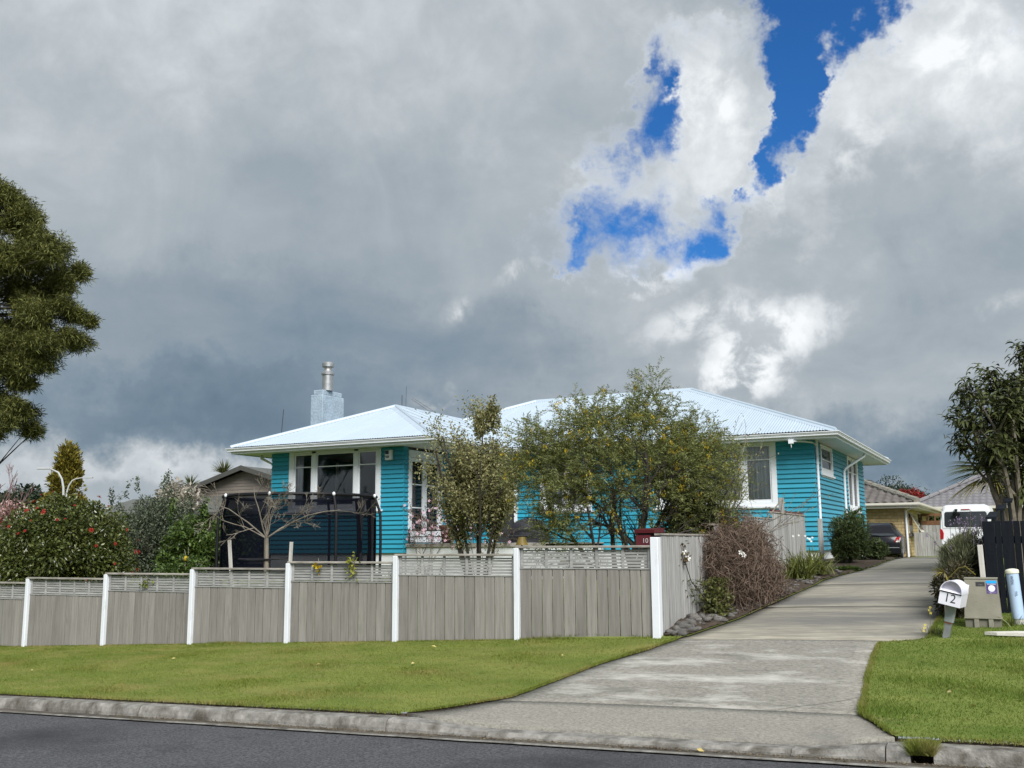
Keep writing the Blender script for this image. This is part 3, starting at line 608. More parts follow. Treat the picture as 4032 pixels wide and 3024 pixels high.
# french doors onto the deck (they face the drive side)
dw = MB(); pl = XB1 + .05
dw.box(XB1 - .1, pl, 22.69, 22.78, 1.63, 4.11).box(XB1 - .1, pl, 24.33, 24.42, 1.63, 4.11).box(XB1 - .1, pl - .001, 22.78, 24.33, 3.92, 4.11)
fdoor = dw.build('french_door', TRIM, hs)
for y0, y1 in ((22.785, 23.525), (23.53, 24.325)):
    lf = MB(); q0, q1 = XB1 - .04, XB1 + .02
    lf.box(q0, q1, y0, y0 + .11, 1.66, 3.91).box(q0, q1, y1 - .11, y1, 1.66, 3.91)
    for z0, z1 in ((3.81, 3.91), (3.185, 3.215), (2.565, 2.595), (1.66, 1.96)): lf.box(q0, q1 - .003, y0 + .11, y1 - .11, z0, z1)
    lf.build('door_leaf', TRIM, fdoor)
    for z0, z1 in ((1.96, 2.565), (2.595, 3.185), (3.215, 3.81)): MB().box(XB1 - .014, XB1 - .008, y0 + .11, y1 - .11, z0, z1).build('pane', GLASS, fdoor)
MB().lathe([(.012, -.03), (.02, 0), (.012, .03)], (XB1 + .05, 23.55, 2.6), 10).build('handle', STEEL, fdoor)
drape(fdoor, 1, XB1 - .25, 22.85, 23.3, 1.7, 3.95, NETC)
dd = MB().box(-14.2, -14.1, YM - .05, YM + .1, 1.63, 3.86).box(-13.4, -13.3, YM - .05, YM + .1, 1.63, 3.86).box(-14.1, -13.4, YM - .05, YM + .1, 3.76, 3.86).build('front_door', TRIM, hs)
MB().box(-14.1, -13.4, YM + .02, YM + .06, 1.64, 3.76).build('door_leaf', DARKM, dd)
# ---- roof: corrugated sheets
EZ, PT_ = 4.358, .402
XE0, XE1, XE2, YE0, YE1, YE2 = -20.05, -13.35, -4.12, 21.8, 25.85, 36.25
def slope(eave_axis, eave, inward, a, b, tmin, tmax, sheet=.762):
    """eave_axis 0: eave runs along X at Y=eave; inward is +1/-1 along the other axis"""
    s = a
    while s < b - 1e-4:
        e = min(s + sheet, b); n = max(2, int((e - s) / .0127)); vs = []; ok = []
        for i in range(n + 1):
            u = s + (e - s) * i / n; lo, hi = max(0, tmin(u)), tmax(u); ok.append(hi - lo > .002); hi = max(hi, lo)
            cz = .0085 * math.cos(2 * math.pi * u / .0762) + (.006 if i <= 3 else 0)
            for t in (lo, hi):
                p = eave + inward * t; z = EZ + t * PT_ + cz
                vs.append((u, p, z) if eave_axis == 0 else (p, u, z))
        fs = [(2 * i, 2 * i + 2, 2 * i + 3, 2 * i + 1) for i in range(n) if ok[i] or ok[i + 1]]
        if fs: MB().add(vs, fs).build('roof_sheet', ROOFM, hs, smooth=True)
        s = e
slope(0, YE0 - .03, 1, XE0, XE1, lambda u: 0, lambda u: min(u - XE0, XE1 - u) + .03)
slope(1, XE1 + .03, -1, YE0, 29.2, lambda u: max(0, u - YE1), lambda u: min(u - YE0, 3.35) + .03)
slope(0, YE1 - .03, 1, -16.7, XE2, lambda u: max(0, XE1 - u), lambda u: min(u - XE0, 5.2, XE2 - u) + .03)
def plain(pts): MB().add(pts, [tuple(range(len(pts)))]).build('roof_slope', ROOFM, hs, fix=False)
def rz(t): return EZ + t * PT_
plain([(XE0, YE0, EZ), (-16.7, 25.15, rz(3.35)), (-16.7, 29.2, rz(3.35)), (-14.85, 31.05, rz(5.2)), (XE0, YE2, EZ)])
plain([(XE2, YE1, EZ), (XE2, YE2, EZ), (-9.32, 31.05, rz(5.2))])
plain([(XE2, YE2, EZ), (XE0, YE2, EZ), (-14.85, 31.05, rz(5.2)), (-9.32, 31.05, rz(5.2))])
def ridge(p, q, nA, nB):
    p, q = Vector(p), Vector(q); d = (q - p).normalized(); mb = MB(); nA, nB = Vector(nA).normalized(), Vector(nB).normalized()
    wA = d.cross(nA); wA = -wA if wA.z > 0 else wA
    wB = d.cross(nB); wB = -wB if wB.z > 0 else wB
    wA = wA if abs(wA.z) > 1e-6 else wA
    upn = (nA + nB).normalized()
    prof = [wA * .17 + nA * .014, wA * .045 + nA * .020, wA * .040 + upn * .045, upn * .062, wB * .040 + upn * .045, wB * .045 + nB * .020, wB * .17 + nB * .014]
    vs = [p + o for o in prof] + [q + o for o in prof]; n = len(prof)
    mb.add(vs, [(i, i + 1, n + i + 1, n + i) for i in range(n - 1)] + [tuple(range(n)), tuple(range(n, 2 * n))]).build('ridge_cap', ROOFM, hs)
k = PT_; NF, NB_, NL, NRt = (0, -k, 1), (0, k, 1), (-k, 0, 1), (k, 0, 1)
PK = (-16.7, 25.15, rz(3.35))
ridge((XE0, YE0, EZ), PK, NF, NL); ridge((XE1, YE0, EZ), PK, NF, NRt); ridge(PK, (-16.7, 29.2, rz(3.35)), NL, NRt)
ridge((-16.7, 29.2, rz(3.35)), (-14.85, 31.05, rz(5.2)), NL, NF); ridge((-14.85, 31.05, rz(5.2)), (-9.32, 31.05, rz(5.2)), NF, NB_)
ridge((XE2, YE1, EZ), (-9.32, 31.05, rz(5.2)), NF, NRt); ridge((XE2, YE2, EZ), (-9.32, 31.05, rz(5.2)), NRt, NB_)
# valley tray
va_, vb_ = Vector((XE1, YE1, EZ)), Vector((-16.7, 29.2, rz(3.35)))
MB().quad(va_ + Vector((.08, -.0, .004)), va_ + Vector((0, .08, .004)), vb_ + Vector((0, .08, .004)), vb_ + Vector((-.08, 0, .004))).build('valley', DARKM, hs, fix=False)
# gutters: swept along the eaves, mitred at corners
def sweep_closed(path, prof, name, mat, closed=False):
    n = len(path); mb = MB(); vs = []; m = len(prof)
    for i, p in enumerate(path):
        p = Vector(p); a = Vector(path[i - 1]) if (i > 0 or closed) else None; b = Vector(path[(i + 1) % n]) if (i < n - 1 or closed) else None
        d1 = (p - a).normalized() if a else (b - p).normalized(); d2 = (b - p).normalized() if b else d1
        n1, n2 = Vector((d1.y, -d1.x, 0)), Vector((d2.y, -d2.x, 0)); nn = (n1 + n2); nn = nn / max(.3, nn.dot(n1))
        for o, z in prof: vs.append(p + nn * o + Vector((0, 0, z)))
    fs = [(i * m + j, ((i + 1) % n) * m + j, ((i + 1) % n) * m + (j + 1) % m, i * m + (j + 1) % m) for i in range(n if closed else n - 1) for j in range(m)]
    return mb.add(vs, fs).build(name, mat, hs)
EAVE = [(XE0, YE2, 0), (XE0, YE0, 0), (XE1, YE0, 0), (XE1, YE1, 0), (XE2, YE1, 0), (XE2, YE2, 0)]
GP = [(-.02, 4.315), (.0, 4.225), (.055, 4.222), (.065, 4.235), (.062, 4.262), (.078, 4.275), (.082, 4.298), (.100, 4.304), (.102, 4.324), (.088, 4.326), (.084, 4.312), (.0, 4.30)]
sweep_closed(EAVE, GP, 'gutter', TRIM, True)
sweep_closed(EAVE, [(-.035, 4.30), (-.035, 4.165), (-.012, 4.165), (-.012, 4.31)], 'fascia', TRIM, True)
MB().add([(XE0 + .03, YE0 + .03, 4.19), (XE1 - .03, YE0 + .03, 4.19), (XE1 - .03, YE1 + .03, 4.19), (XE2 - .03, YE1 + .03, 4.19), (XE2 - .03, YE2 - .03, 4.19), (XE0 + .03, YE2 - .03, 4.19)], [(0, 1, 2, 3, 4, 5)]).build('soffit', SOFFIT, hs, fix=False)
# downpipes
MB().tube([(XR + .06, 26.62, 4.19), (XR + .065, 26.62, 4.0), (XR + .065, 26.62, 1.25)], .036, 10).build('downpipe', TRIM, hs, smooth=True)
for z in (2.45, 3.6): MB().lathe([(.042, -.02), (.042, .02)], (XR + .065, 26.62, z), 10).build('bracket', TRIM, hs)
MB().tube([(XE2 - .06, 31.3, 4.2), (XE2 - .10, 31.3, 4.10), (XR + .12, 30.85, 3.74), (XR + .065, 30.8, 3.64), (XR + .065, 30.8, 1.25)], .04, 10).build('downpipe', TRIM, hs, smooth=True)
MB().tube([(XE0 + .35, 22.7, 4.2), (XE0 + .35, 22.7, 4.10), (XB0 - .07, 22.75, 3.85), (XB0 - .07, 22.75, .6)], .04, 10).build('downpipe', SOFFIT, hs, smooth=True)
rh = MB().cbox(-4.90, -4.76, 25.8, 25.93, 4.065, 4.165, .01); rh = MB().prism([(-5.28, 4.165), (-5.15, 4.165), (-5.155, 4.06), (-5.275, 4.06)], 25.79, 25.86, 1).build('rain_head', TRIM, hs)
MB().tube([(-5.215, 25.83, 4.06), (-5.215, 25.83, 3.95)], [.02, .003], 8).build('spout', TRIM, rh)
MB().tube([(-5.15, 25.86, 4.12), (-4.95, 26.2, 4.13), (-4.80, 26.45, 4.12), (XR + .06, 26.6, 4.06)], .022, 8).build('overflow_pipe', TRIM, hs, smooth=True)
# alarm box
ab = MB().cbox(-15.19, -14.98, YB - .13, YB - .03, 3.83, 4.10, .012).build('alarm_box', TRIM, hs)
MB().box(-15.175, -15.06, YB - .133, YB - .131, 3.985, 4.085).build('blue_panel', NAVY, ab)
MB().prism([(-15.175, 3.945), (-15.05, 3.945), (-15.06, 3.89), (-15.155, 3.89)], YB - .133, YB - .131, 1).build('badge', GREYS, ab)
text('badge_text', 'ADT', .04, WHITES, ab, Matrix.Translation(Vector((-15.11, YB - .134, 3.917)) - Vector((HX, HY, HZ))) @ Matrix.Rotation(R(90), 4, 'X'), .0005)
# chimney
ch = MB()
for (x0, x1, y0, y1, z0, z1, nz) in ((-18.79, -18.35, 23.74, 24.80, 4.3, 6.02, 1), (-18.74, -18.39, 23.80, 24.74, 6.02, 6.17, 1)):
    ch.cbox(x0, x1, y0, y1, z0, z1, .018)
chm = ch.build('chimney', PLASTER, hs)
MB().lathe([(.165, 0), (.162, .48), (.195, .485), (.198, .53), (.165, .555), (.13, .60), (.105, .64), (.105, .72), (.175, .725), (.178, .84), (.16, .86), (.05, .87)], (-18.45, 24.1, 6.17), 20).build('flue', STEEL, chm, smooth=True)
MB().lathe([(.107, .635), (.107, .722)], (-18.45, 24.1, 6.17), 20).build('flue_neck', RUSTY, chm, smooth=True)
# aerials
an = MB().tube([(-17.3, 26.4, 5.3), (-17.3, 26.4, 6.25)], .010, 5); an.tube([(-17.3, 26.4, 5.72), (-16.75, 26.6, 5.78)], .009, 5)
an.tube([(-17.0, 26.5, 6.12), (-16.45, 26.7, 5.7)], .007, 5).tube([(-16.95, 26.5, 6.15), (-16.3, 26.8, 5.68)], .007, 5); an.build('aerial', DARKM, hs)
MB().tube([(-16.9, 26.0, 5.5), (-16.88, 26.0, 6.45)], .006, 5).build('aerial_rod', DARKM, hs)
MB().tube([(-19.35, 23.1, 4.5), (-19.27, 23.1, 5.55)], .011, 5).build('aerial_rod', DARKM, hs)
# ---------------------------------------------------------------- deck with its things
dk = thing('deck', (-12.6, 24, .7), 'low timber deck with white skirting in front of the french doors', 'deck')
MB().box(-14.62, -10.6, 22.6, 22.68, .6, 1.54).box(-10.68, -10.6, 22.68, 26.4, .6, 1.54).build('skirting', FOUND, dk)
for i in range(27): MB().box(-14.62, -10.6, 22.58 + i * .144, 22.58 + i * .144 + .138, 1.60, 1.63).build('deck_board', CAPW, dk)
MB().box(-14.63, -10.59, 22.56, 22.598, 1.535, 1.628).build('fascia', CAPW, dk)
for z in (1.80, 1.96): MB().tube([(-14.6, 22.62, z), (-10.7, 22.62, z)], .014, 5).build('rail', DARKM, dk)
for x in (-14.55, -13.3, -12, -10.7): MB().box(x - .02, x + .02, 22.60, 22.64, 1.63, 2.0).build('rail_post', DARKM, dk)
TERR = M('dark_terracotta', (.045, .011, .008), .7, (.08, .022, .016), scale=5)
pt = MB().lathe([(.13, 0), (.14, .02), (.19, .36), (.225, .37), (.225, .46), (.20, .46), (.19, .40)], (-13.47, 22.76, 1.632), 18).build('plant_pot', TERR, None, (-13.47, 22.76, 1.632), smooth=True)
tag(pt, 'dark red tapered plant pot at the edge of the deck', 'plant pot')
MB().lathe([(.10, .38), (.185, .39), (.05, .43)], (-13.47, 22.76, 1.632), 14).build('soil', SOIL, pt)
def cover_mesh(name, c, sx, sy, h, mat, label, cat):
    V = []; n = 26; rows = 12
    for i in range(rows + 1):
        t = i / rows; r = (1 - t ** 3.2) ** .5 if t < 1 else 0
        for k in range(n):
            a = 2 * math.pi * k / n; fold = 1 + .045 * math.sin(7 * a + 3 * t) * (1 - t) + .03 * math.sin(13 * a)
            V.append((c[0] + sx * r * math.cos(a) * fold, c[1] + sy * r * math.sin(a) * fold, c[2] + h * t))
    F = [(i * n + k, i * n + (k + 1) % n, (i + 1) * n + (k + 1) % n, (i + 1) * n + k) for i in range(rows) for k in range(n)]
    return tag(MB().add(V, F).build(name, mat, None, c, smooth=True), label, cat)
CLOTH = M('dark_cover', (.018, .018, .024), .6, (.035, .035, .045), scale=5, bump=.5, bscale=18)
cover_mesh('covered_barbecue', (-11.2, 22.95, 1.632), .55, .3, .62, CLOTH, 'dark fitted cover over a barbecue, behind the yellow lampshade', 'barbecue')
AMBER = M('amber_shade', (.11, .075, .006), .6, (.20, .14, .012), scale=9)
lsd = MB().lathe([(.085, 0), (.045, .11)], (-6.24, 12.55, 1.585), 16).build('garden_lamp', AMBER, None, (-6.24, 12.55, .4)); tag(lsd, 'amber yellow lampshade on a stick just above the fence', 'lamp')
MB().tube([(-6.24, 12.55, .4), (-6.24, 12.55, 1.61)], .012, 6).build('stick', DARKM, lsd)
# ---------------------------------------------------------------- trampoline
TX, TY = -14.45, 18.0; TZ = float(G(TX, TY))
tp = thing('trampoline', (TX, TY, TZ), 'round trampoline with black safety net and bowed padded poles beside the house', 'trampoline')
RB, RT_, ZT = 1.84, 1.66, 2.68
va0 = math.atan2(TX, TY)   # view bearing
for k in range(8):
    th = R(-10 + 45 * k); lat, dep = math.sin(th), -math.cos(th)
    dx = lat * rt0.x + dep * f0.x; dy = lat * rt0.y + dep * f0.y
    P = lambda r, z: (TX + dx * r, TY + dy * r, z)
    MB().tube([P(RB, TZ + .05), P(RB + .02, TZ + .9), P(RB + .02, 1.75), P(RB + .01, 2.22), P(RB - .02, 2.36), P(RT_ + .06, ZT - .06)],   .030, 10).build('pole', BLACKP, tp, smooth=True)
    MB().lathe([(.02, -.03), (.034, -.01), (.034, .02), (.012, .045)], P(RT_ + .05, ZT - .02), 10).build('pole_cap', TRIM, tp, smooth=True)
n = 96; Vn = []; Fn = []
rowsz = [TZ + .42, TZ + .8, 1.6, 1.95, 2.25, ZT - .13, ZT - .03]
for i, z in enumerate(rowsz):
    for k in range(n):
        a = 2 * math.pi * k / n; r = RT_ + (.03 * math.sin(8 * a + 1) + .012 * math.sin(23 * a + i)) * (1 if 0 < i < len(rowsz) - 1 else .4)
        Vn.append((TX + r * math.cos(a), TY + r * math.sin(a), z))
Fn = [(i * n + k, i * n + (k + 1) % n, (i + 1) * n + (k + 1) % n, (i + 1) * n + k) for i in range(len(rowsz) - 1) for k in range(n)]
MB().add(Vn, Fn).build('safety_net', NET, tp, smooth=True, fix=False)
ring = lambda r, z, m=64: [(TX + r * math.cos(2 * math.pi * k / m), TY + r * math.sin(2 * math.pi * k / m), z) for k in range(m + 1)]
MB().tube(ring(RT_ + .01, ZT - .02), .036, 6, False).build('top_ring', BLACKP, tp, smooth=True)
MB().tube(ring(RT_, ZT - .45), .014, 5, False).build('strap_ring', BLACKP, tp, smooth=True)
MB().lathe([(.001, .40), (RT_ - .1, .40), (RT_ - .1, .41), (.001, .41)], (TX, TY, TZ), 48).build('mat', BLACKP, tp)
MB().lathe([(RT_ - .12, .42), (RT_ + .16, .40), (RT_ + .17, .44), (RT_ - .1, .47)], (TX, TY, TZ), 48).build('edge_pad', BLACKP, tp, smooth=True)
a0 = math.atan2(dy, dx)
for s in (.80, .86):   # gathered zip opening of the net
    th = R(62 + 18 * (s - .8) / .06); lat, dep = math.sin(th), -math.cos(th); dx = lat * rt0.x + dep * f0.x; dy = lat * rt0.y + dep * f0.y
    MB().tube([(TX + dx * (RT_ - .03), TY + dy * (RT_ - .03), z) for z in (TZ + .45, 1.5, 2.1, ZT - .1)], [.10, .055, .07, .12], 8).build('net_fold', BLACKP, tp, smooth=True)
for k in range(4):
    th = R(12 + 90 * k); a = (TX + 1.5 * math.cos(th), TY + 1.5 * math.sin(th)); th += R(40); b = (TX + 1.5 * math.cos(th), TY + 1.5 * math.sin(th))
    MB().tube([(*a, TZ + .41), (*a, TZ + .03), (*b, TZ + .03), (*b, TZ + .41)], .025, 8).build('leg', STEEL, tp)

# ---------------------------------------------------------------- plants: leaves and branches
def unit(v): return v / np.maximum(np.linalg.norm(v, axis=-1, keepdims=True), 1e-9)
def rdir(n): return unit(rng.normal(size=(n, 3)))
def leaf_mesh(name, P, D, L, Wd, fold=.3, droop=0., cup=None):
    """one folded rhombic leaf per point P along D"""
    n = len(P); L = np.broadcast_to(np.asarray(L, float), (n,))[:, None]; Wd = np.broadcast_to(np.asarray(Wd, float), (n,))[:, None]
    U = unit(rng.normal(size=(n, 3)) * .55 + np.array([0, 0, 1.])); S = unit(np.cross(D, U)); N = unit(np.cross(S, D))
    tip = P + D * L; tip[:, 2] -= (droop * L)[:, 0]
    mid = P + D * L * .48
    V = np.stack([P, mid + S * Wd * .5 + N * Wd * fold, tip, mid - S * Wd * .5 + N * Wd * fold], 1).reshape(-1, 3)
    b = np.arange(n)[:, None] * 4
    F = np.concatenate([b + np.array([[0, 1, 2]]), b + np.array([[0, 2, 3]])])
    return np_mesh(name, V, F)
def bent_mesh(name, P, D, L, Wd, droop, seg=3, taper=1.):
    """long leaves curved down by droop"""
    n = len(P); L = np.broadcast_to(np.asarray(L, float), (n,))[:, None]; Wd = np.broadcast_to(np.asarray(Wd, float), (n,))[:, None]; dp = np.broadcast_to(np.asarray(droop, float), (n,))[:, None]
    S = unit(np.cross(D, np.array([0, 0, 1.]) + .3 * rng.normal(size=(n, 3)))); rows = []
    for i in range(seg + 1):
        t = i / seg; c = P + D * L * t; c = c.copy(); c[:, 2] -= (dp * L * t * t)[:, 0]
        w = Wd * (math.sin(math.pi * (.12 + .86 * t)) ** .8 if taper == 1 else (1 - t) ** .6 * .9 + .05) * .5
        rows += [c + S * w, c - S * w]
    V = np.stack(rows, 1).reshape(-1, 3); k = 2 * (seg + 1); b = np.arange(n)[:, None] * k
    F = np.concatenate([b + np.array([[2 * i, 2 * i + 1, 2 * i + 3, 2 * i + 2]]) for i in range(seg)])
    return np_mesh(name, V, F)
def put(name, me, m, parent):
    o = ORG[parent.name]; me.transform(Matrix.Translation(-o)); q = link(name, me, m, parent); q['kind'] = 'stuff'; return q
def grow(base, d, length, rad, depth, kids, spread, wob=.15, up=.1, shrink=.72, tips=None, lines=None, nseg=4, lo=.35):
    """branching skeleton: returns polylines (points, radii) and the twig points"""
    if lines is None: lines, tips = [], []
    p = np.array(base, float); d = unit(np.array(d, float)); pts = [p.copy()]; rr = [rad]
    for i in range(nseg):
        d = unit(d + rng.normal(0, wob, 3) + np.array([0, 0, up])); p = p + d * length / nseg; pts.append(p.copy()); rr.append(rad * (1 - .55 * (i + 1) / nseg))
        if depth <= 1: tips.append((p.copy(), d.copy()))
    lines.append((pts, rr))
    if depth > 0:
        for k in range(kids if isinstance(kids, int) else kids[-depth]):
            t = lo + (1 - lo) * random.random(); i = t * nseg; j = min(int(i), nseg - 1); q = pts[j] + (pts[j + 1] - pts[j]) * (i - j)
            ax = rng.normal(size=3); nd_ = unit(d + unit(ax - d * ax.dot(d)) * spread * random.uniform(.6, 1.3))
            grow(q, nd_, length * shrink * random.uniform(.7, 1.1), rr[j] * .62, depth - 1, kids, spread, wob, up, shrink, tips, lines, nseg, lo)
    return lines, tips
def wood(lines, name, m, parent, n=5, rmin=.003):
    mb = MB()
    for pts, rr in lines: mb.tube(pts, [max(r, rmin) for r in rr], n if rr[0] > .012 else 3, False)
    return mb.build(name, m, parent, smooth=True, fix=False)
def ell(n, c, r, shell=.55, zmin=-1):
    """points in an ellipsoid, mostly near its surface, with their outward direction"""
    d = rdir(int(n * 4) + 40); d = d[d[:, 2] > zmin][:n]; rad = 1 - (1 - shell) * rng.random(len(d)) ** 1.6
    return np.array(c) + d * rad[:, None] * np.array(r), d
def lumpy(n, c, r, k, lump=.42, seed=0, flat=1., zmin=-.9, shell=.35):
    """foliage in k overlapping clumps set over an ellipsoid: an uneven outline with gaps"""
    C0, d0 = ell(k, c, np.array(r) * .72, .45, zmin); P, D = [], []
    w = rng.random(len(C0)) * .8 + .6; w /= w.sum()
    for cc, ww in zip(C0, w):
        m = int(n * ww); s = lump * (.7 + .6 * random.random())
        p, d = ell(m, cc, np.array(r) * s * np.array([1, 1, flat]), shell); P.append(p); D.append(d)
    return np.concatenate(P), np.concatenate(D)
def LM(name, a, b, rough=.5, tr=.25, spec=.4): return M(name, a, rough, b, island=True, scale=2.5, trans=tr, spec=spec)
KOW = LM('kowhai_leaf', (.100, .122, .032), (.32, .35, .125), .6, .45); YEL = LM('yellow_flower', (.30, .20, .006), (.52, .40, .02), .6)
PIT = LM('variegated_leaf', (.085, .095, .026), (.45, .42, .21), .5, .4); CAM = LM('camellia_leaf', (.024, .040, .010), (.130, .148, .036), .3, .12, .6)
REDF = LM('red_petal', (.20, .008, .008), (.42, .032, .022), .6); PINK = LM('pink_petal', (.52, .24, .34), (.80, .60, .68), .6); WHT = LM('white_petal', (.66, .66, .60), (.85, .85, .82), .6)
OLV = LM('grey_green_leaf', (.036, .052, .032), (.155, .182, .115)); CIT = LM('citrus_leaf', (.022, .050, .010), (.115, .170, .036), .35, .2, .5)
BRN = LM('dry_leaf', (.030, .018, .012), (.115, .070, .046), .8, .1); VINEW = M('dry_vine_stem', (.070, .046, .033), .9, (.24, .175, .13), island=True, scale=9)
CON = LM('conifer_spray', (.016, .030, .010), (.085, .115, .030), .7, .1); STRAP = LM('strap_leaf', (.040, .060, .010), (.190, .205, .050), .45, .25)
KAN = LM('kanuka_leaf', (.042, .056, .014), (.205, .208, .05), .7, .15); LOQ = LM('drooping_leaf', (.020, .030, .010), (.105, .120, .040), .4, .15)
LOQY = LM('young_leaf', (.16, .16, .07), (.30, .28, .14), .5); YCON = LM('golden_conifer', (.060, .055, .008), (.26, .21, .025), .7, .1); DGR = LM('dark_tree_leaf', (.012, .024, .014), (.045, .065, .035), .7, .1)
PALM = LM('palm_frond', (.030, .045, .012), (.140, .150, .045), .5); YPALM = LM('yellowing_frond', (.12, .11, .02), (.33, .27, .06), .5); LAV = LM('lavender_leaf', (.06, .072, .034), (.21, .225, .12), .7); PUR = LM('lavender_flower', (.11, .075, .16), (.30, .23, .36), .7)
FLX = LM('flax_leaf', (.020, .024, .014), (.080, .085, .040), .4); RDL = LM('red_foliage', (.16, .012, .012), (.34, .05, .04), .6); PTWIG = M('pinkish_twig', (.13, .075, .075), .9, (.20, .125, .125))

# ---- bare young tree between two stakes
bz = float(G(-11.45, 13.4))
bt = thing('bare_tree', (-11.45, 13.4, bz), 'leafless young tree with pale branches spreading from a low fork, tied to two stakes', 'tree')
lines = []; tips = []
FK = np.array([-11.46, 13.4, 1.72])
lines.append(([(-11.43, 13.4, bz), (-11.44, 13.4, 1.2), tuple(FK)], [.050, .043, .036]))
def S3(lat, dz, dep=0): return np.array([lat * rt0.x + dep * f0.x, lat * rt0.y + dep * f0.y, dz])
for lat, dz, dep, ln, r in ((-.62, .60, .1, .95, .026), (-.30, .85, -.1, .85, .025), (.05, 1, .2, .62, .020), (.75, .72, .05, 1.25, .026), (.80, .30, -.15, .85, .018), (-.95, .30, .1, .95, .018), (.35, .9, .3, .7, .018), (-.15, .9, .4, .7, .018), (.5, .85, -.3, .7, .016)):
    grow(FK, S3(lat, dz, dep), ln * 1.08, r * .56, 3, (3, 5, 5), .8, .15, .03, .48, tips, lines, 5, .25)
wood(lines, 'branches', M('young_bark', (.10, .085, .065), .9, (.22, .195, .155), scale=14, stretch=(1, 1, .4), bump=.5, bscale=40), bt, 6, .0030)
for lat, zt, tilt in ((-.455, 1.70, .09), (.40, 1.66, -.03)):
    q = Vector((-11.45, 13.35, 0)) + rt0 * lat
    zg = float(G(q.x, q.y)); o = MB().box(-.021, .021, -.021, .021, -.1, 1.7 - zg + (zt - 1.7)).xform(Matrix.Translation((q.x, q.y, zg)) @ Matrix.Rotation(-tilt, 4, f0)).build('tree_stake', STAKE, None, (q.x, q.y, zg))
    tag(o, 'pale timber stake ' + ('left of the bare young tree' if lat < 0 else 'right of the bare young tree, by a fence post'), 'stake')
q1 = Vector((-11.45, 13.35, 1.38)) + rt0 * -.44; q2 = Vector((-11.45, 13.35, 1.39)) + rt0 * .40; c = Vector((-11.44, 13.4, 1.37))
o = MB().tube([q1, (c + q1) / 2 + Vector((0, 0, -.015)), c - f0 * .05, (c + q2) / 2, q2, (c + q2) / 2 + f0 * .06 + Vector((0, 0, .01)), c + f0 * .05 + Vector((0, 0, .0)), (c + q1) / 2 + f0 * .05, q1], .016, 6).build('tree_tie', BLACKP, None, c, smooth=True); tag(o, 'black webbing tie slung between the two stakes and the bare trunk', 'tie')

# ---- variegated shrub by the deck
def shrub(name, label, cat, base, stems, mat_w):
    t = thing(name, base, label, cat); return t
b = (-9.12, 16.5, float(G(-9.12, 16.5)))
pit = thing('variegated_shrub', b, 'upright shrub with cream and green variegated leaves in front of the deck', 'shrub')
lines, tips = [], []
for lat, dz, dep, ln in ((-.30, 1, .1, 3.0), (-.12, 1, -.1, 3.2), (.1, 1, .2, 3.4), (.22, 1, -.2, 2.7), (.35, 1, .1, 2.5), (-.42, 1, -.1, 2.5), (.05, 1, -.3, 2.8)):
    grow(b, S3(lat, dz, dep), ln, .032, 2, (5, 9), .62, .06, .06, .30, tips, lines, 6, .28)
wood(lines, 'stem', DBARK, pit)
T = np.array([p for p, d in tips]); TD = np.array([d for p, d in tips]); k = T[:, 2] > 1.55
T, TD = T[k], TD[k]; i = rng.integers(0, len(T), 9000); P = T[i] + rng.normal(0, .10, (len(i), 3)); D = unit(TD[i] * .5 + rdir(len(i)) * .8)
P2, D2 = lumpy(12500, (-9.05, 16.5, 2.62), (.88, .8, 1.02), 70, .23, shell=.2); P3, D3 = lumpy(1500, (-8.95, 16.5, 3.95), (.3, .3, .5), 10, .4)
P = np.concatenate([P, P2, P3]); D = np.concatenate([D, unit(D2 + .8 * rdir(len(D2))), unit(D3 + .8 * rdir(len(D3)))]); i = np.arange(len(P))
put('foliage', leaf_mesh('foliage', P, D, rng.uniform(.045, .085, len(i)), rng.uniform(.026, .042, len(i)), .25, .15), PIT, pit)
# ---- kowhai
KB = np.array([-5.50, 14.6, float(G(-5.5, 14.6))])
kw = thing('kowhai_tree', KB, 'wide fine leaved tree with dark stems and small yellow flowers before the blue wall', 'tree')
lines, tips = [], []
for lat, dz, dep, ln, r in ((-.55, 1, .0, 1.9, .055), (-.15, 1, .25, 2.2, .06), (.2, 1, -.1, 2.5, .065), (.52, 1, .15, 2.0, .055), (.05, 1, -.4, 2.0, .045), (-.9, .9, .1, 1.9, .045), (.85, .85, -.1, 1.9, .045), (.45, 1, .5, 1.8, .04), (-.45, 1, -.45, 1.8, .04)):
    grow(KB + S3(random.uniform(-.25, .25), 0, random.uniform(-.15, .15)), S3(lat, dz, dep), ln, r, 3, (4, 5, 5), .85, .10, .035, .46, tips, lines, 5, .38)
wood(lines, 'branch', DBARK, kw, 6, .0035)
def sprays(C, Rr, n, shell, zmin, out):
    p_, d_ = ell(n, (0, 0, 0), (1, 1, 1), shell, zmin); lat, dep = p_[:, 0] * Rr[0], p_[:, 1] * Rr[1]
    B = np.stack([C[0] + lat * rt0.x + dep * f0.x, C[1] + lat * rt0.y + dep * f0.y, C[2] + p_[:, 2] * Rr[2]], -1)
    dd = np.stack([d_[:, 0] * rt0.x + d_[:, 1] * f0.x, d_[:, 0] * rt0.y + d_[:, 1] * f0.y, d_[:, 2]], -1)
    out.append((B, unit(dd * .55 + rdir(len(B)) * .55 + np.array([0, 0, .35])))); return out
SP = []
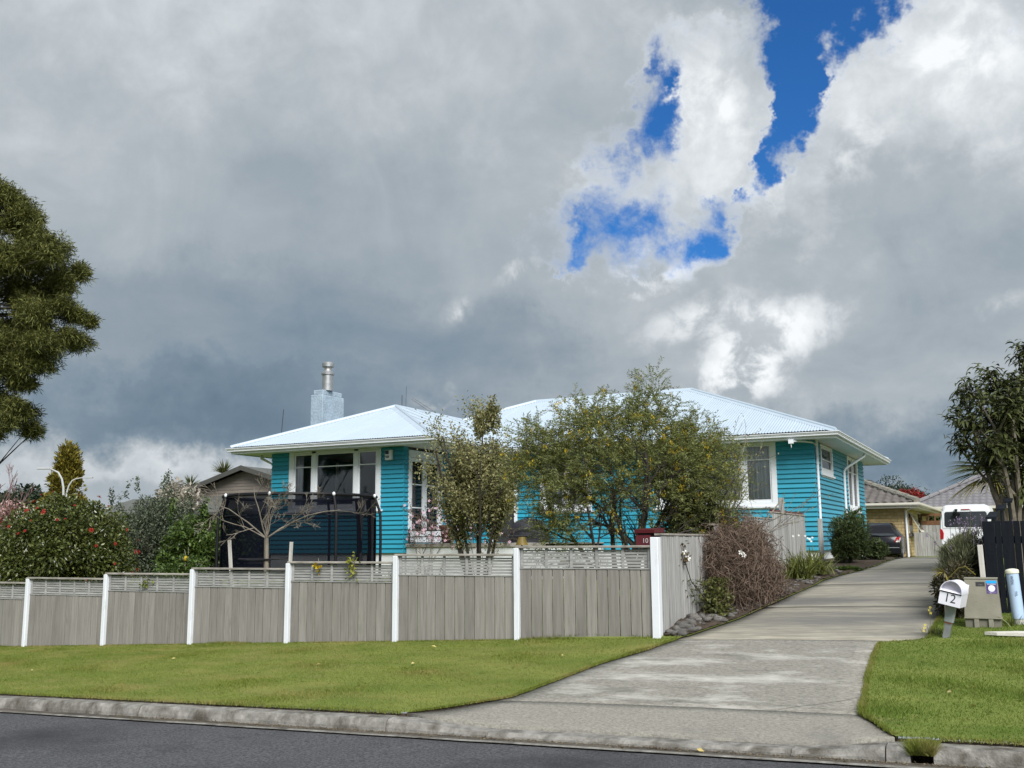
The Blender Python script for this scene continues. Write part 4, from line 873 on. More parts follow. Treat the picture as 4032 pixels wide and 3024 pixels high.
for (lat, z), r_, nn, sh in (((.05, 2.55), (1.50, 1.05, 1.02), 2150, .25), ((-1.1, 2.7), (.62, .6, .58), 400, .1), ((1.15, 2.6), (.72, .7, .72), 680, .1), ((.42, 3.45), (.52, .45, .48), 300, .0), ((.52, 3.92), (.16, .2, .34), 60, .0), ((-.42, 3.4), (.55, .45, .42), 300, .0), ((1.05, 3.2), (.45, .4, .35), 170, .0), ((-1.25, 3.1), (.5, .4, .35), 180, .0), ((-.85, 1.75), (.5, .45, .42), 210, .1), ((1.15, 1.8), (.6, .5, .5), 380, .1)):
    q = KB + S3(lat - .05, 0, 0); sprays((q[0], q[1], z), r_, nn, sh, -.85, SP)
SB = np.concatenate([a_ for a_, b_ in SP]); SD = np.concatenate([b_ for a_, b_ in SP]); latv = (SB - KB) @ np.array(rt0)
k = ~((SB[:, 2] < 2.25) & (np.abs(latv) < .75) & (rng.random(len(SB)) < .72)) & (SB[:, 2] > 1.25); SB, SD = SB[k], SD[k]; ns = len(SB); SL = rng.uniform(.22, .46, ns)
tt = np.linspace(.08, 1, 22); Q = SB[:, None, :] + SD[:, None, :] * (SL[:, None] * tt[None, :])[..., None]; Q[..., 2] -= .30 * (SL[:, None] * tt[None, :] ** 2)
sd = unit(np.cross(SD, np.array([0, 0, 1.]) + .4 * rng.normal(size=(ns, 3)))); alt = np.where(np.arange(22) % 2, 1., -1.)
LDIR = unit(sd[:, None, :] * alt[None, :, None] * .9 + SD[:, None, :] * .55 + .35 * rng.normal(size=Q.shape))
P = Q.reshape(-1, 3); D = LDIR.reshape(-1, 3); n = len(P)
put('foliage', leaf_mesh('foliage', P, D, rng.uniform(.035, .068, n), rng.uniform(.010, .018, n), .12, .12), KOW, kw)
r3 = .0016; ax2 = np.cross(SD, sd); ring = np.stack([Q[:, ::7] + r3 * (math.cos(a_) * sd + math.sin(a_) * ax2)[:, None, :] for a_ in (0, 2.094, 4.189)], 2); mm_ = ring.shape[1]
bb = (np.arange(ns)[:, None, None] * mm_ + np.arange(mm_ - 1)[None, :, None]) * 3; kk = np.arange(3)[None, None, :]
put('twigs', np_mesh('twigs', ring.reshape(-1, 3), np.stack([bb + kk, bb + (kk + 1) % 3, bb + 3 + (kk + 1) % 3, bb + 3 + kk], -1).reshape(-1, 4)), M('olive_twig', (.05, .042, .025), .9, (.10, .085, .05)), kw)
T = SB
i = rng.integers(0, len(T), 420); P = np.repeat(T[i] + SD[i] * .22, 9, 0) + rng.normal(0, .026, (420 * 9, 3)); D = unit(rdir(len(P)) * .5 + np.array([0, 0, -1.]))
put('flowers', leaf_mesh('flowers', P, D, rng.uniform(.03, .05, len(P)), .02, .3), YEL, kw)
# ---- bare twiggy shrub at the right window
tb = (-4.62, 15.7, float(G(-4.62, 15.7))); tw = thing('twiggy_shrub', tb, 'almost leafless shrub with pale twigs reaching across the right front window', 'shrub')
lines, tips = [], []
for lat, dz, dep, ln in ((.35, .75, .1, 2.2), (.12, 1, 0, 2.1), (.5, .6, -.1, 2.0), (-.15, 1, .1, 2.1), (.25, 1, .2, 1.9), (-.35, 1, -.1, 2.0)): grow(tb, S3(lat, dz, dep), ln, .022, 2, (4, 5), .6, .08, .03, .45, tips, lines, 5, .4)
wood(lines, 'branch', BARK, tw, 5, .0032)
T = np.array([p for p, d in tips]); i = rng.integers(0, len(T), 420); P = T[i] + rng.normal(0, .02, (420, 3)); put('foliage', leaf_mesh('foliage', P, rdir(420), .05, .018), PIT, tw)
# ---- dark shrub with pale flower heads over the paling fence
P, D = lumpy(5200, (-4.55, 15.3, 1.85), (.55, .75, .42), 16, .42); gs = thing('flowering_shrub', (-4.55, 15.3, float(G(-4.55, 15.3))), 'dark leaved shrub with pale flower heads leaning over the paling fence', 'shrub')
put('foliage', leaf_mesh('foliage', P, unit(D + .6 * rdir(len(P))), .06, .034, .25), LM('dark_shrub_leaf', (.014, .018, .009), (.075, .078, .035)), gs)
k = rng.random(len(P)) < .085; put('flowers', leaf_mesh('flowers', P[k] + D[k] * .05, unit(D[k] + .8 * rdir(k.sum())), .04, .034), LM('cream_flower', (.34, .31, .22), (.58, .55, .44)), gs)
MB().tube([(-4.55, 15.3, .5), (-4.5, 15.25, 1.2), (-4.55, 15.3, 1.9)], [.03, .025, .015], 6).build('stem', DBARK, gs)
# ---- heap of dry brown vine hanging over the paling fence
vn = thing('dry_vine', (-3.95, 15.4, float(G(-3.95, 15.4))), 'mound of tangled dry brown vine hanging over the paling fence to the drive', 'vine')
n = 6800; m = 9
p_, d_ = lumpy(n, (0, 0, 0), (1, 1, 1), 46, .36, zmin=-1, shell=.3); n = len(p_); st = np.stack([-3.98 + .33 * p_[:, 0], 15.55 + 1.85 * p_[:, 1], 1.27 + .80 * p_[:, 2] - .10 * p_[:, 1] ** 2], -1); st[:, 0] += .16 * np.clip((1.6 - st[:, 2]) / .9, 0, 1)
vel = unit(rng.normal(size=(n, 3)) * np.array([.6, 1., .9]) + np.array([.1, 0, -.35])); cur = st.copy(); rows = []; stp = rng.uniform(.03, .085, n)[:, None]; stp[:260] *= 2.0; st[:, 2] += .10 * np.sin(st[:, 1] * 4.1 + 1) * np.clip(st[:, 2] - 1, 0, 1); cur = st.copy(); bend = rng.normal(0, .5, (n, 3))
for i in range(m):
    rows.append(cur.copy()); vel = unit(vel + np.cross(bend, vel) * .7 + rng.normal(0, .28, (n, 3)) + np.array([0, 0, -.10])); cur = cur + vel * stp
    cur[:, 0] = np.clip(cur[:, 0], -4.2, dl(cur[:, 1]) + .03); cur[:, 2] = np.clip(cur[:, 2], G(cur[:, 0], cur[:, 1]) + .02, 2.12); k = (cur[:, 0] > -4.2) & (cur[:, 0] < -4.1); cur[k, 0] = -4.09
PT3 = np.stack(rows, 1); rad = rng.uniform(.0022, .0052, n)
d = unit(np.gradient(PT3, axis=1)); s1 = unit(np.cross(d, np.array([.3, .2, 1.]))); s2 = np.cross(d, s1)
ring3 = np.stack([PT3 + rad[:, None, None] * (math.cos(a) * s1 + math.sin(a) * s2) for a in (0, 2.094, 4.189)], 2)   # n,m,3,3
Vv = ring3.reshape(-1, 3); base = (np.arange(n)[:, None, None] * m + np.arange(m - 1)[None, :, None]) * 3; kk = np.arange(3)[None, None, :]
Fv = np.stack([base + kk, base + (kk + 1) % 3, base + 3 + (kk + 1) % 3, base + 3 + kk], -1).reshape(-1, 4)
put('stems', np_mesh('stems', Vv, Fv, True), VINEW, vn)
i = rng.integers(0, n, 34000); j = rng.integers(0, m, 34000); P = PT3[i, j] + rng.normal(0, .035, (34000, 3)); put('dry_leaves', leaf_mesh('dry_leaves', P, unit(rdir(34000) + np.array([0, 0, -.3])), rng.uniform(.025, .06, 34000), rng.uniform(.008, .02, 34000), .4), BRN, vn)
P = np.stack([rng.uniform(-4.0, -3.72, 900), rng.normal(13.75, .22, 900), rng.uniform(.62, 1.12, 900)], -1); put('green_leaves', leaf_mesh('green_leaves', P, rdir(900), .06, .035), LM('vine_leaf', (.04, .055, .012), (.16, .16, .05)), vn)
def flower(name, c, nrm, r, m, parent, n=5):
    nrm = Vector(nrm).normalized(); a = nrm.orthogonal().normalized(); b2 = nrm.cross(a); mb = MB()
    for k in range(n):
        t0 = 2 * math.pi * k / n; e = lambda t, q, h: Vector(c) + (a * math.cos(t) + b2 * math.sin(t)) * q + nrm * h
        mb.add([e(t0, r * .08, 0), e(t0 - .5, r * .62, r * .16), e(t0 - .22, r, r * .08), e(t0 + .22, r, r * .08), e(t0 + .5, r * .62, r * .16)], [(0, 1, 2, 3, 4)])
    return mb.build(name, m, parent, fix=False)
for c in ((-4.06, 12.98, 1.47), (-4.05, 13.06, 1.40), (-3.66, 14.3, 1.46), (-3.64, 14.38, 1.42)): flower('flower', c, (.5, -.8, .3), .040, WHT, vn)
MB().tube([(-4.08, 12.96, 1.55), (-4.07, 13.0, 1.35), (-4.06, 13.2, 1.1), (-4.0, 13.6, .85), (-3.95, 13.8, .66)], .006, 4).build('stem', DBARK, vn)
P = np.stack([rng.uniform(-4.09, -4.04, 34), rng.normal(13.0, .06, 34), rng.normal(1.42, .11, 34)], -1); put('leaves', leaf_mesh('leaves', P, rdir(34), .06, .035), LM('bronze_leaf', (.05, .03, .012), (.12, .085, .03)), vn)
P = np.stack([rng.uniform(-4.08, -4.0, 60), rng.normal(13.35, .22, 60), rng.uniform(.75, 1.15, 60)], -1); put('leaves', leaf_mesh('leaves', P, rdir(60), .055, .032), LM('vine_leaf_green', (.04, .055, .02), (.13, .14, .06)), vn)
# ---- strap leaved clumps
def clump(name, c, n, L, sp, m, label, cat='plant', w=.028, droop=.55, group=None, bendr=(.4, 1.3)):
    z = c[2]; t = thing(name, c, label, cat, group); P = np.array(c) + np.stack([rng.normal(0, sp, n), rng.normal(0, sp, n), np.zeros(n)], -1)
    D = unit(np.stack([rng.normal(0, .42, n), rng.normal(0, .42, n), np.ones(n)], -1)); put('leaves', bent_mesh('leaves', P, D, rng.uniform(.6, 1.05, n) * L, w, droop * rng.uniform(*bendr, n), 5, 0), m, t); return t
cz = lambda x, y: (x, y, bed_z(x, y) if x > -4.2 else float(G(x, y)))
clump('strap_leaf_clump', cz(-3.78, 18.75), 230, .74, .10, STRAP, 'nearer half of the green strap leaved clump below the paling fence', group=None)
clump('strap_leaf_clump', cz(-3.72, 19.75), 260, .80, .14, STRAP, 'farther half of the strap leaved clump, with white flowers')
o = bpy.data.objects['strap_leaf_clump.001']
for k in range(9): flower('flower', (-3.85 + random.uniform(-.2, .2), 19.7 + random.uniform(-.2, .2), 1.62 + random.uniform(-.06, .12)), (.4, -.8, .4), .022, WHT, o)
for (x, y, L, lb) in ((-8.75, 13.2, .95, 'dark flax clump behind the fence, below the pot on the deck'), (-8.2, 13.3, .9, 'dark flax clump behind the fence, under the variegated shrub'), (-9.45, 13.6, .8, 'dark flax clump behind the fence, right of the trampoline')):
    clump('flax_clump', (x, y, float(G(x, y)) + .35), 42, L, .05, FLX, lb, w=.05, droop=.35)
# ---- clipped conifer and its small neighbour by the drive
P, D = lumpy(16000, (-3.62, 23.6, 1.66), (.50, .62, .62), 60, .26, zmin=-1); c1 = thing('conifer_bush', (-3.6, 23.6, 1.08), 'rounded dark green conifer bush against the side wall of the blue house', 'bush')
P[:, 2] = np.maximum(P[:, 2], 1.1); put('foliage', leaf_mesh('foliage', P, unit(D + .7 * rdir(len(P)) + np.array([0, 0, .3])), rng.uniform(.05, .10, len(P)), .018, .3), CON, c1)
MB().tube([(-3.6, 23.6, 1.0), (-3.6, 23.6, 2.0)], [.06, .03], 6).build('trunk', DBARK, c1)
P, D = lumpy(5200, (-3.42, 25.9, 1.40), (.38, .45, .30), 24, .3); c2 = thing('low_bush', (-3.4, 25.9, 1.12), 'small dark bush beyond the conifer at the edge of the drive', 'bush')
put('foliage', leaf_mesh('foliage', P, unit(D + .7 * rdir(len(P))), .07, .022, .3), CON, c2)
P, D = lumpy(900, (-3.35, 21.5, 1.05), (.35, .3, .05), 10, .3); c3 = thing('ground_cover', (-3.35, 21.5, 1.0), 'low bright green plants edging the drive below the conifer bush', 'plant'); put('foliage', leaf_mesh('foliage', P, unit(D + np.array([0, 0, .6])), .05, .03), CIT, c3)
P, D = lumpy(420, (-3.95, 26.8, 2.15), (.28, .35, .35), 9, .35); c4 = thing('leafy_shoot', (-3.95, 26.8, 1.1), 'loose leafy shoots rising behind the conifer bush beside the brick wall', 'plant'); put('foliage', leaf_mesh('foliage', P, unit(D + .4 * rdir(len(P))), .15, .03), CIT, c4); MB().tube([(-3.95, 26.8, 1.1), (-3.93, 26.8, 2.1)], .012, 5).build('stem', BARK, c4)
# ---- camellia hedge ball with red flowers
cc = (-18.35, 15.0, 1.30); cz0 = float(G(-18.35, 15)); cb = thing('camellia_bush', (-18.35, 15, cz0), 'big round glossy green bush dotted with red flowers at the left', 'bush')
P, D = lumpy(44000, cc, (1.74, 1.57, 1.58), 150, .22, zmin=-.75, shell=.5)
put('foliage', leaf_mesh('foliage', P, unit(D * .8 + .7 * rdir(len(P))), rng.uniform(.07, .105, len(P)), rng.uniform(.036, .052, len(P)), .22, .1), CAM, cb)
P, D = ell(84, cc, (1.68, 1.52, 1.48), .95, -.5); k = (D @ np.array(f0)) < .15
for p, d in zip(P[k], D[k]):
    mb = MB(); nrm = Vector(d); a = nrm.orthogonal().normalized(); b2 = nrm.cross(a); s = random.choice([.022, .03, .036, .045, .058])
    for r_, h, q in ((1, .1, 6), (.62, .45, 5)):
        for kk in range(q):
            t0 = 2 * math.pi * kk / q + h; e = lambda t, u, hh: Vector(p) + (a * math.cos(t) + b2 * math.sin(t)) * u * s + nrm * hh * s
            mb.add([e(t0, .05, 0), e(t0 - .5, r_ * .7, h + .2), e(t0, r_, h), e(t0 + .5, r_ * .7, h + .2)], [(0, 1, 2, 3)])
    mb.build('flower', REDF, cb, fix=False)
lines, tips = grow((-18.35, 15, cz0), (0, 0, 1), 1.5, .09, 3, (4, 4, 4), .9, .08, .05, .45); wood(lines, 'branch', DBARK, cb)
# ---- grey-green shrub, citrus, climbing leaves behind
def leafy(name, label, cat, c, r, n, k, m, L, w, lump=.3, base=None, stem=True, spikes=0, up=.0, fl=None):
    z = float(G(c[0], c[1])); t = thing(name, (c[0], c[1], z), label, cat); P, D = lumpy(n, c, r, k, lump, zmin=-.95)
    for _ in range(spikes):
        a, d_ = ell(1, c, np.array(r) * .92, 1, .35); q = a[0] + np.outer(np.linspace(0, 1, 55), np.array([random.uniform(-.12, .12), random.uniform(-.1, .1), random.uniform(.3, .6)])) + rng.normal(0, .03, (55, 3)); P = np.concatenate([P, q]); D = np.concatenate([D, rdir(55)])
    P[:, 2] = np.maximum(P[:, 2], z + .02)
    put('foliage', leaf_mesh('foliage', P, unit(D * .6 + .75 * rdir(len(P)) + np.array([0, 0, up])), rng.uniform(.75, 1.25, len(P)) * L, rng.uniform(.8, 1.2, len(P)) * w, .22, .08), m, t)
    if stem: lines, tips = grow((c[0], c[1], z), (0, 0, 1), (c[2] - z) * 1.1, .06, 2, (4, 4), .8, .08, .05, .6); wood(lines, 'branch', BARK, t)
    return t
leafy('feijoa_shrub', 'grey green leafy shrub with upright shoots behind the flowering bush', 'shrub', (-19.2, 18.2, 1.75), (1.70, 1.25, 1.40), 21000, 70, OLV, .075, .038, .25, spikes=11)
leafy('citrus_shrub', 'fresh green citrus shrub beside the trampoline', 'shrub', (-17.35, 17.6, 1.35), (.92, .85, 1.08), 11500, 46, CIT, .11, .055, .28, spikes=4)
le = MB().lathe([(.005, -.055), (.03, -.04), (.045, 0), (.03, .04), (.006, .055)], (-14.75, 14.9, 1.36), 12).build('lemon', YEL, None, (-14.75, 14.9, 1.36), smooth=True); tag(le, 'single yellow lemon hanging low at the left of the trampoline', 'lemon')
leafy('low_citrus', 'low leafy bush with a lemon in front of the trampoline poles', 'bush', (-14.9, 15.1, .95), (.75, .5, .45), 2600, 18, CIT, .09, .045, .35)
leafy('climbing_hedge', 'bright leafy climber on the slatted screen behind the trampoline', 'climber', (-21.4, 23.6, 1.75), (1.9, .5, .95), 6000, 40, LM('climber_leaf', (.03, .07, .012), (.15, .23, .05)), .13, .09, .26)
# slatted timber screen with the climber
scn = thing('slatted_screen', (-21.6, 24.1, .4), 'horizontal slat timber screen behind the trampoline under the climber', 'screen')
for k in range(9): MB().box(-23.8, -19.35, 24.1, 24.125, .55 + k * .14, .55 + k * .14 + .09).build('slat', PALING, scn)
for x in (-23.7, -21.6, -19.45): MB().box(x - .045, x + .045, 24.13, 24.22, .2, 1.85).build('post', PALING, scn)
# ---- pink flowering climbers on the deck rail
for (x, y, rx, nm, lb, nf) in ((-14.0, 22.45, .62, 'pink_climber', 'pink flowering climber on the deck rail below the french doors', 60), (-12.3, 22.4, .75, 'pink_climber', 'pink flowering climber on the deck rail under the variegated shrub', 55)):
    t = thing(nm, (x, y, float(G(x, y))), lb, 'climber'); lines, tips = [], []
    for k in range(6): grow((x + random.uniform(-.4, .4), y, float(G(x, y))), (random.uniform(-.3, .3), 0, 1), 1.5, .012, 2, (4, 5), .8, .12, .0, .5, tips, lines, 5, .4)
    wood(lines, 'stem', VINEW, t, 4, .004); T = np.array([p for p, d in tips]); i = rng.integers(0, len(T), 700); P = T[i] + rng.normal(0, .04, (700, 3)); put('foliage', leaf_mesh('foliage', P, rdir(700), .06, .03), LM('bronze_climber_leaf', (.03, .018, .012), (.12, .075, .05)), t)
    for q in rng.integers(0, len(T), nf): flower('flower', T[q] + rng.normal(0, .05, 3), (.3, -.9, .3), .04, PINK, t)
# ---- sprigs hanging over the lattice
for (x, z, n, m, lb) in ((-8.70, 1.36, 46, LM('lime_leaf', (.16, .18, .02), (.36, .36, .06)), 'yellow green vine sprig hanging over the lattice, left of the third post from the corner'), (-9.32, 1.36, 14, YEL, 'small yellow leaves poking through the lattice beside the green sprig'), (-12.75, 1.08, 22, LM('lime_leaf_b', (.10, .14, .02), (.26, .30, .05)), 'small green sprig on the lattice below the round bush')):
    t = thing('vine_sprig', (x, FY - .03, z), lb, 'plant'); P = np.stack([rng.normal(x, .05, n), rng.uniform(FY - .06, FY - .02, n), rng.normal(z - .06, .075 if n > 30 else .03, n)], -1); put('leaves', leaf_mesh('leaves', P, unit(rdir(n) + np.array([0, -.6, 0])), .06, .05), m, t)
    MB().tube([(x, FY + .03, z - .2), (x + .01, FY - .02, z - .05), (x, FY - .03, z + .05)], .004, 4).build('stem', BARK, t)
# ---------------------------------------------------------------- letterbox number 12, leaning on its post
mx, my = -.90, 12.12; mz = float(G(mx, my))
mbx = thing('letterbox', (mx, my, mz), 'white arched letterbox with dark number 12, leaning on a short steel post by the drive', 'letterbox', rot=(0, R(13.5), R(-7)))
MB().cbox(-.035, .035, -.03, .03, -.2, .20, .004).build('post', STEEL, mbx)
MB().cbox(-.045, .045, -.04, .04, .17, .36, .004).build('post_sleeve', M('grey_sleeve', (.24, .27, .28), .6, (.33, .36, .37)), mbx)
MB().box(-.036, .036, -.041, -.0405, .155, .169).build('rust_patch', M('rust', (.10, .03, .015), .9, (.2, .07, .04)), mbx)
BW, BD = .135, .21
bo = MB().box(-BW, BW, -BD, BD, .33, .345).box(-BW, -BW + .006, -BD, BD, .345, .49).box(BW - .006, BW, -BD, BD, .345, .49).box(-BW + .006, BW - .006, -BD, -BD + .006, .345, .478).box(-BW + .006, BW - .006, BD - .006, BD, .345, .60).build('body', BOXW, mbx)
arc = [(BW * 1.02 * math.cos(t), .49 + .145 * math.sin(t)) for t in np.linspace(0, math.pi, 25)]; arc2 = [(BW * .975 * math.cos(t), .49 + .138 * math.sin(t)) for t in np.linspace(math.pi, 0, 25)]
MB().prism(arc + arc2, -BD - .03, BD + .004, 1).build('lid', BOXW, mbx, smooth=True)
inner = [(BW * .974 * math.cos(t), .492 + .137 * math.sin(t)) for t in np.linspace(0, math.pi, 25)]
MB().prism(inner, -BD + .05, -BD + .06, 1).build('flap', M('lilac_shade', (.52, .50, .58), .5), mbx)
MB().add([(-BW * .97, -BD - .02, .4945), (BW * .97, -BD - .02, .4945), (BW * .97, -BD + .055, .52), (-BW * .97, -BD + .055, .52)], [(0, 1, 2, 3)]).build('ledge', BOXW, mbx)
MB().box(-BW + .006, BW - .006, -BD - .001, -BD + .02, .4785, .494).build('slot', NAVY, mbx)
text('number', '12', .15, NUMB, mbx, Matrix.Translation((0.0, -BD - .001, .415)) @ Matrix.Rotation(R(90), 4, 'X'), .001)
for o in mbx.children:
    if o.name.split('.')[0] in ('body', 'lid', 'flap', 'ledge', 'slot', 'number'): o.data.transform(Matrix.Translation((0, 0, .36)) @ Matrix.Diagonal((.82, .82, .88, 1)) @ Matrix.Translation((0, 0, -.33)))
# ---------------------------------------------------------------- service cabinet
kx0, kx1, ky = -.745, -.362, 12.90; kz = .58
kb = thing('service_cabinet', (-.55, ky + .12, kz), 'squat grey plastic service cabinet with a purple and blue sticker on the grass', 'cabinet')
mb = MB(); lo = [(kx0, ky - .01), (kx1, ky - .01), (kx1, ky + .26), (kx0, ky + .26)]; hi = [(kx0 + .022, ky + .02), (kx1 - .02, ky + .02), (kx1 - .02, ky + .24), (kx0 + .022, ky + .24)]
mb.add([(*p, .735) for p in lo] + [(*p, 1.165) for p in hi], [(0, 1, 5, 4), (1, 2, 6, 5), (2, 3, 7, 6), (3, 0, 4, 7), (0, 3, 2, 1), (4, 5, 6, 7)]).build('body', CABM, kb)
MB().cbox(kx0 + .016, kx1 - .014, ky + .012, ky + .248, 1.166, 1.181, .004).build('top', CABM, kb)
MB().cbox(kx0 - .006, kx1 + .006, ky - .016, ky + .266, .722, .734, .003).build('rim', CABM, kb)
MB().box(kx0 + .004, kx1 - .004, ky + .01, ky + .25, .45, .7215).build('base', M('cabinet_base', (.13, .125, .095), .8, (.185, .175, .14)), kb)
for x in (kx0 + .095, kx0 + .245): MB().cbox(x, x + .052, ky - .012, ky + .0095, .5, .7215, .004).build('rib', CABM, kb)
LM4 = Matrix.Translation(Vector((0, 0, 0)))
tilt = math.atan2(.03, .43)
def stick(name, x0, x1, z0, z1, m, d):
    f = lambda z: ky - .01 + .03 * (z - .735) / .43 - d
    return MB().add([(x0, f(z0), z0), (x1, f(z0), z0), (x1, f(z1), z1), (x0, f(z1), z1)], [(0, 1, 2, 3)]).build(name, m, kb, fix=False)
stick('label_plate', -.605, -.51, 1.085, 1.135, GREYS, .0015); st = stick('sticker', -.495, -.385, 1.005, 1.12, PURPLE, .0015); stick('sticker_header', -.497, -.387, 1.120, 1.150, CYAN, .0018)
zc = 1.063; fy = ky - .01 + .03 * (zc - .735) / .43
def disc(name, r, m, d): MB().add([(-.44 + r * math.cos(t), fy - d + .07 * r * math.sin(t), zc + r * math.sin(t)) for t in np.linspace(0, 2 * math.pi, 24, False)], [tuple(range(24))]).build(name, m, kb, fix=False)
disc('sticker_disc', .036, WHITES, .0024); disc('sticker_disc_ring', .027, M('pale_grey_print', (.58, .64, .66), .5), .0028); disc('sticker_disc_core', .023, WHITES, .0032)
kO = Vector((-.55, ky + .12, kz))
def ktext(name, s, size, x, z, m): f = ky - .01 + .03 * (z - .735) / .43 - .003; text(name, s, size, m, kb, Matrix.Translation(Vector((x, f, z)) - kO) @ Matrix.Rotation(R(90) - tilt, 4, 'X'), .0003)
ktext('sticker_text', 'POWERED', .019, -.44, 1.109, WHITES); ktext('sticker_text', 'CALL BEFORE WORK', .010, -.44, 1.022, LILAC); ktext('sticker_text', '0800 111', .013, -.44, 1.0115, LILAC); ktext('plate_text', '1763', .022, -.557, 1.102, M('faded_print', (.20, .20, .20), .6))
# ---------------------------------------------------------------- blue marker pipe
pz = float(G(-.2, 13.2)); bp = thing('marker_pipe', (-.19, 13.2, pz), 'pale blue pipe post with cream cap beside the service cabinet', 'marker post', rot=(0, R(-3.2), 0))
MB().lathe([(.066, .06), (.066, .575)], (0, 0, 0), 28).build('pipe', POLEB, bp, smooth=True)
MB().lathe([(.058, -.2), (.06, .06)], (.0, 0, 0), 20).build('foot', M('pale_concrete', (.45, .46, .42), .9, (.58, .59, .54)), bp, smooth=True)
MB().lathe([(.073, .575), (.073, .608), (.066, .617), (.03, .628), (.004, .630)], (0, 0, 0), 28).build('cap', CREAM, bp, smooth=True)
for s, z, sz in (('WSN', .50, .042), ('TEL', .345, .04)): text('marking', s, sz, NUMB if z > .4 else M('faded_marking', (.16, .22, .28), .6), bp, Matrix.Translation((-.012 if z > .4 else .01, -.0675, z)) @ Matrix.Rotation(R(90), 4, 'X') @ Matrix.Rotation(R(-90), 4, 'Z'), .0004)
# ---------------------------------------------------------------- black paling fence and grey stake
bf = thing('black_fence', (.3, 14.3, .7), 'black stained timber paling fence at the right edge', 'fence')
def blackrow(x0, x1, y, top, step=0):
    x = x0; i = 0
    while x < x1:
        w = (.135, .065, .13, .07, .10)[i % 5]; g = (.009, .006, .010, .007, .008)[i % 5]
        MB().cbox(x, x + w, y, y + .019, float(G(x, y)) - .03, top + step * i + 0, .003).build('paling', BLACKF, bf); x += w + g; i += 1
    for z in (top - .28, top - .95): MB().box(x0 - .01, x1, y + .021, y + .06, z, z + .09).build('rail', BLACKF, bf)
    MB().cbox(x0 + .02, x0 + .11, y + .062, y + .15, .4, top - .01).build('post', BLACKF, bf)
blackrow(-.535, 3.0, 14.2, 1.845); 
for y0, y1, z0, x in ((14.22, 15.9, 1.87, -.43), (15.92, 17.6, 2.02, -.36), (17.62, 19.3, 2.18, -.28)):
    MB().prism([(y0, z0 - .0), (y1, z0 + .11), (y1, z0 + .14), (y0, z0 + .03)], x - .06, x + .06, 0).build('cap_rail', BLACKF, bf)
    yy = y0
    while yy < y1 - .1: MB().cbox(x, x + .019, yy, yy + .142, .7, z0 + .1 * (yy - y0) / (y1 - y0) - .002, .003).build('paling', BLACKF, bf); yy += .145
o = MB().cbox(-.575, -.515, 13.78, 13.83, .5, 1.552, .004).xform(Matrix.Translation((-.54, 13.8, .6)) @ Matrix.Rotation(R(-1.2), 4, 'Y') @ Matrix.Translation((.54, -13.8, -.6))).build('timber_stake', STAKE, None, (-.54, 13.8, .6)); tag(o, 'pale grey timber stake against the black fence behind the cabinet', 'stake')
o = MB().prism([(-.52, 12.2), (-.40, 12.14), (2.5, 12.10), (2.5, 12.42), (-.2, 12.42)], .60, .632, 2).build('concrete_strip', M('pale_slab', (.52, .50, .45), .85, (.64, .62, .57), scale=5, bump=.3), None, (0, 12.25, .58)); tag(o, 'flat pale concrete strip lying in the right lawn', 'slab')
o.location.z = float(G(.3, 12.25)) - .612 + .585
# ---------------------------------------------------------------- lavender, fading fronds, weeds
lv = thing('lavender_bush', (-.95, 15.3, .8), 'grey green lavender bush with purple spikes between the drive and black fence', 'bush')
P, D = lumpy(15000, (-.80, 15.2, 1.22), (.42, .95, .62), 46, .30, zmin=-1); P[:, 2] = np.maximum(np.minimum(P[:, 2], 1.36 + (P[:, 0] + 1.2) * .62 + rng.normal(0, .03, len(P))), .75)
put('foliage', leaf_mesh('foliage', P, unit(D * .5 + .6 * rdir(len(P)) + np.array([0, 0, .8])), rng.uniform(.06, .13, len(P)), .011, .2), LAV, lv)
n = 95; B = np.stack([rng.normal(-.62, .2, n), rng.normal(15.1, .55, n), rng.uniform(1.35, 1.7, n)], -1); E_ = B + np.stack([rng.normal(0, .05, n), rng.normal(0, .05, n), rng.uniform(.12, .32, n)], -1)
mb = MB()
for a, b in zip(B, E_): mb.tube([a, b], .003, 3, False)
tag(mb.build('flower_stems', LAV, lv, fix=False), kind='stuff'); i = np.repeat(np.arange(n), 12); t = rng.random(len(i)); P = E_[i] + np.stack([rng.normal(0, .006, len(i)), rng.normal(0, .006, len(i)), -.08 * t], -1); put('flower_spikes', leaf_mesh('flower_spikes', P, unit(rdir(len(i)) * .7 + np.array([0, 0, .7])), .022, .014), PUR, lv)
P, D = lumpy(5200, (-.88, 14.1, .92), (.30, .72, .40), 22, .36, zmin=-1); P[:, 2] = np.maximum(P[:, 2], .66); hb = thing('dark_undergrowth', (-.88, 14.1, .65), 'dark tangled undergrowth below the lavender behind the leaning letterbox', 'bush'); put('foliage', leaf_mesh('foliage', P, unit(D + .8 * rdir(len(P))), .07, .022), LM('undergrowth_leaf', (.022, .022, .010), (.095, .082, .038)), hb)
def fan(t, c, n, L, m, nm, w=.03, az=(0, 6.28), el=(.1, .7), droop=.3):
    D = []
    for k in range(n): a = random.uniform(*az); e = random.uniform(*el); D.append((math.cos(a) * math.cos(e), math.sin(a) * math.cos(e), math.sin(e)))
    put(nm, bent_mesh(nm, np.repeat(np.array([c]), n, 0), np.array(D), rng.uniform(.7, 1.1, n) * L, w, droop, 4, 0), m, t)
yp = thing('yellow_frond', (-1.0, 13.6, .75), 'yellowing spiky leaf tuft above the leaning letterbox', 'plant'); fan(yp, (-.98, 13.6, 1.22), 22, .24, YPALM, 'leaves', .016, (2.2, 5.2), (-.3, .8), .35); MB().tube([(-1.0, 13.62, .7), (-.98, 13.6, 1.22)], .01, 5).build('stem', BARK, yp)
MB().tube([(-.93, 13.4, 1.15), (-.80, 13.35, 1.28), (-.72, 13.35, 1.30), (-.62, 13.4, 1.2)], .006, 4).build('stalk', YPALM, yp, smooth=True)
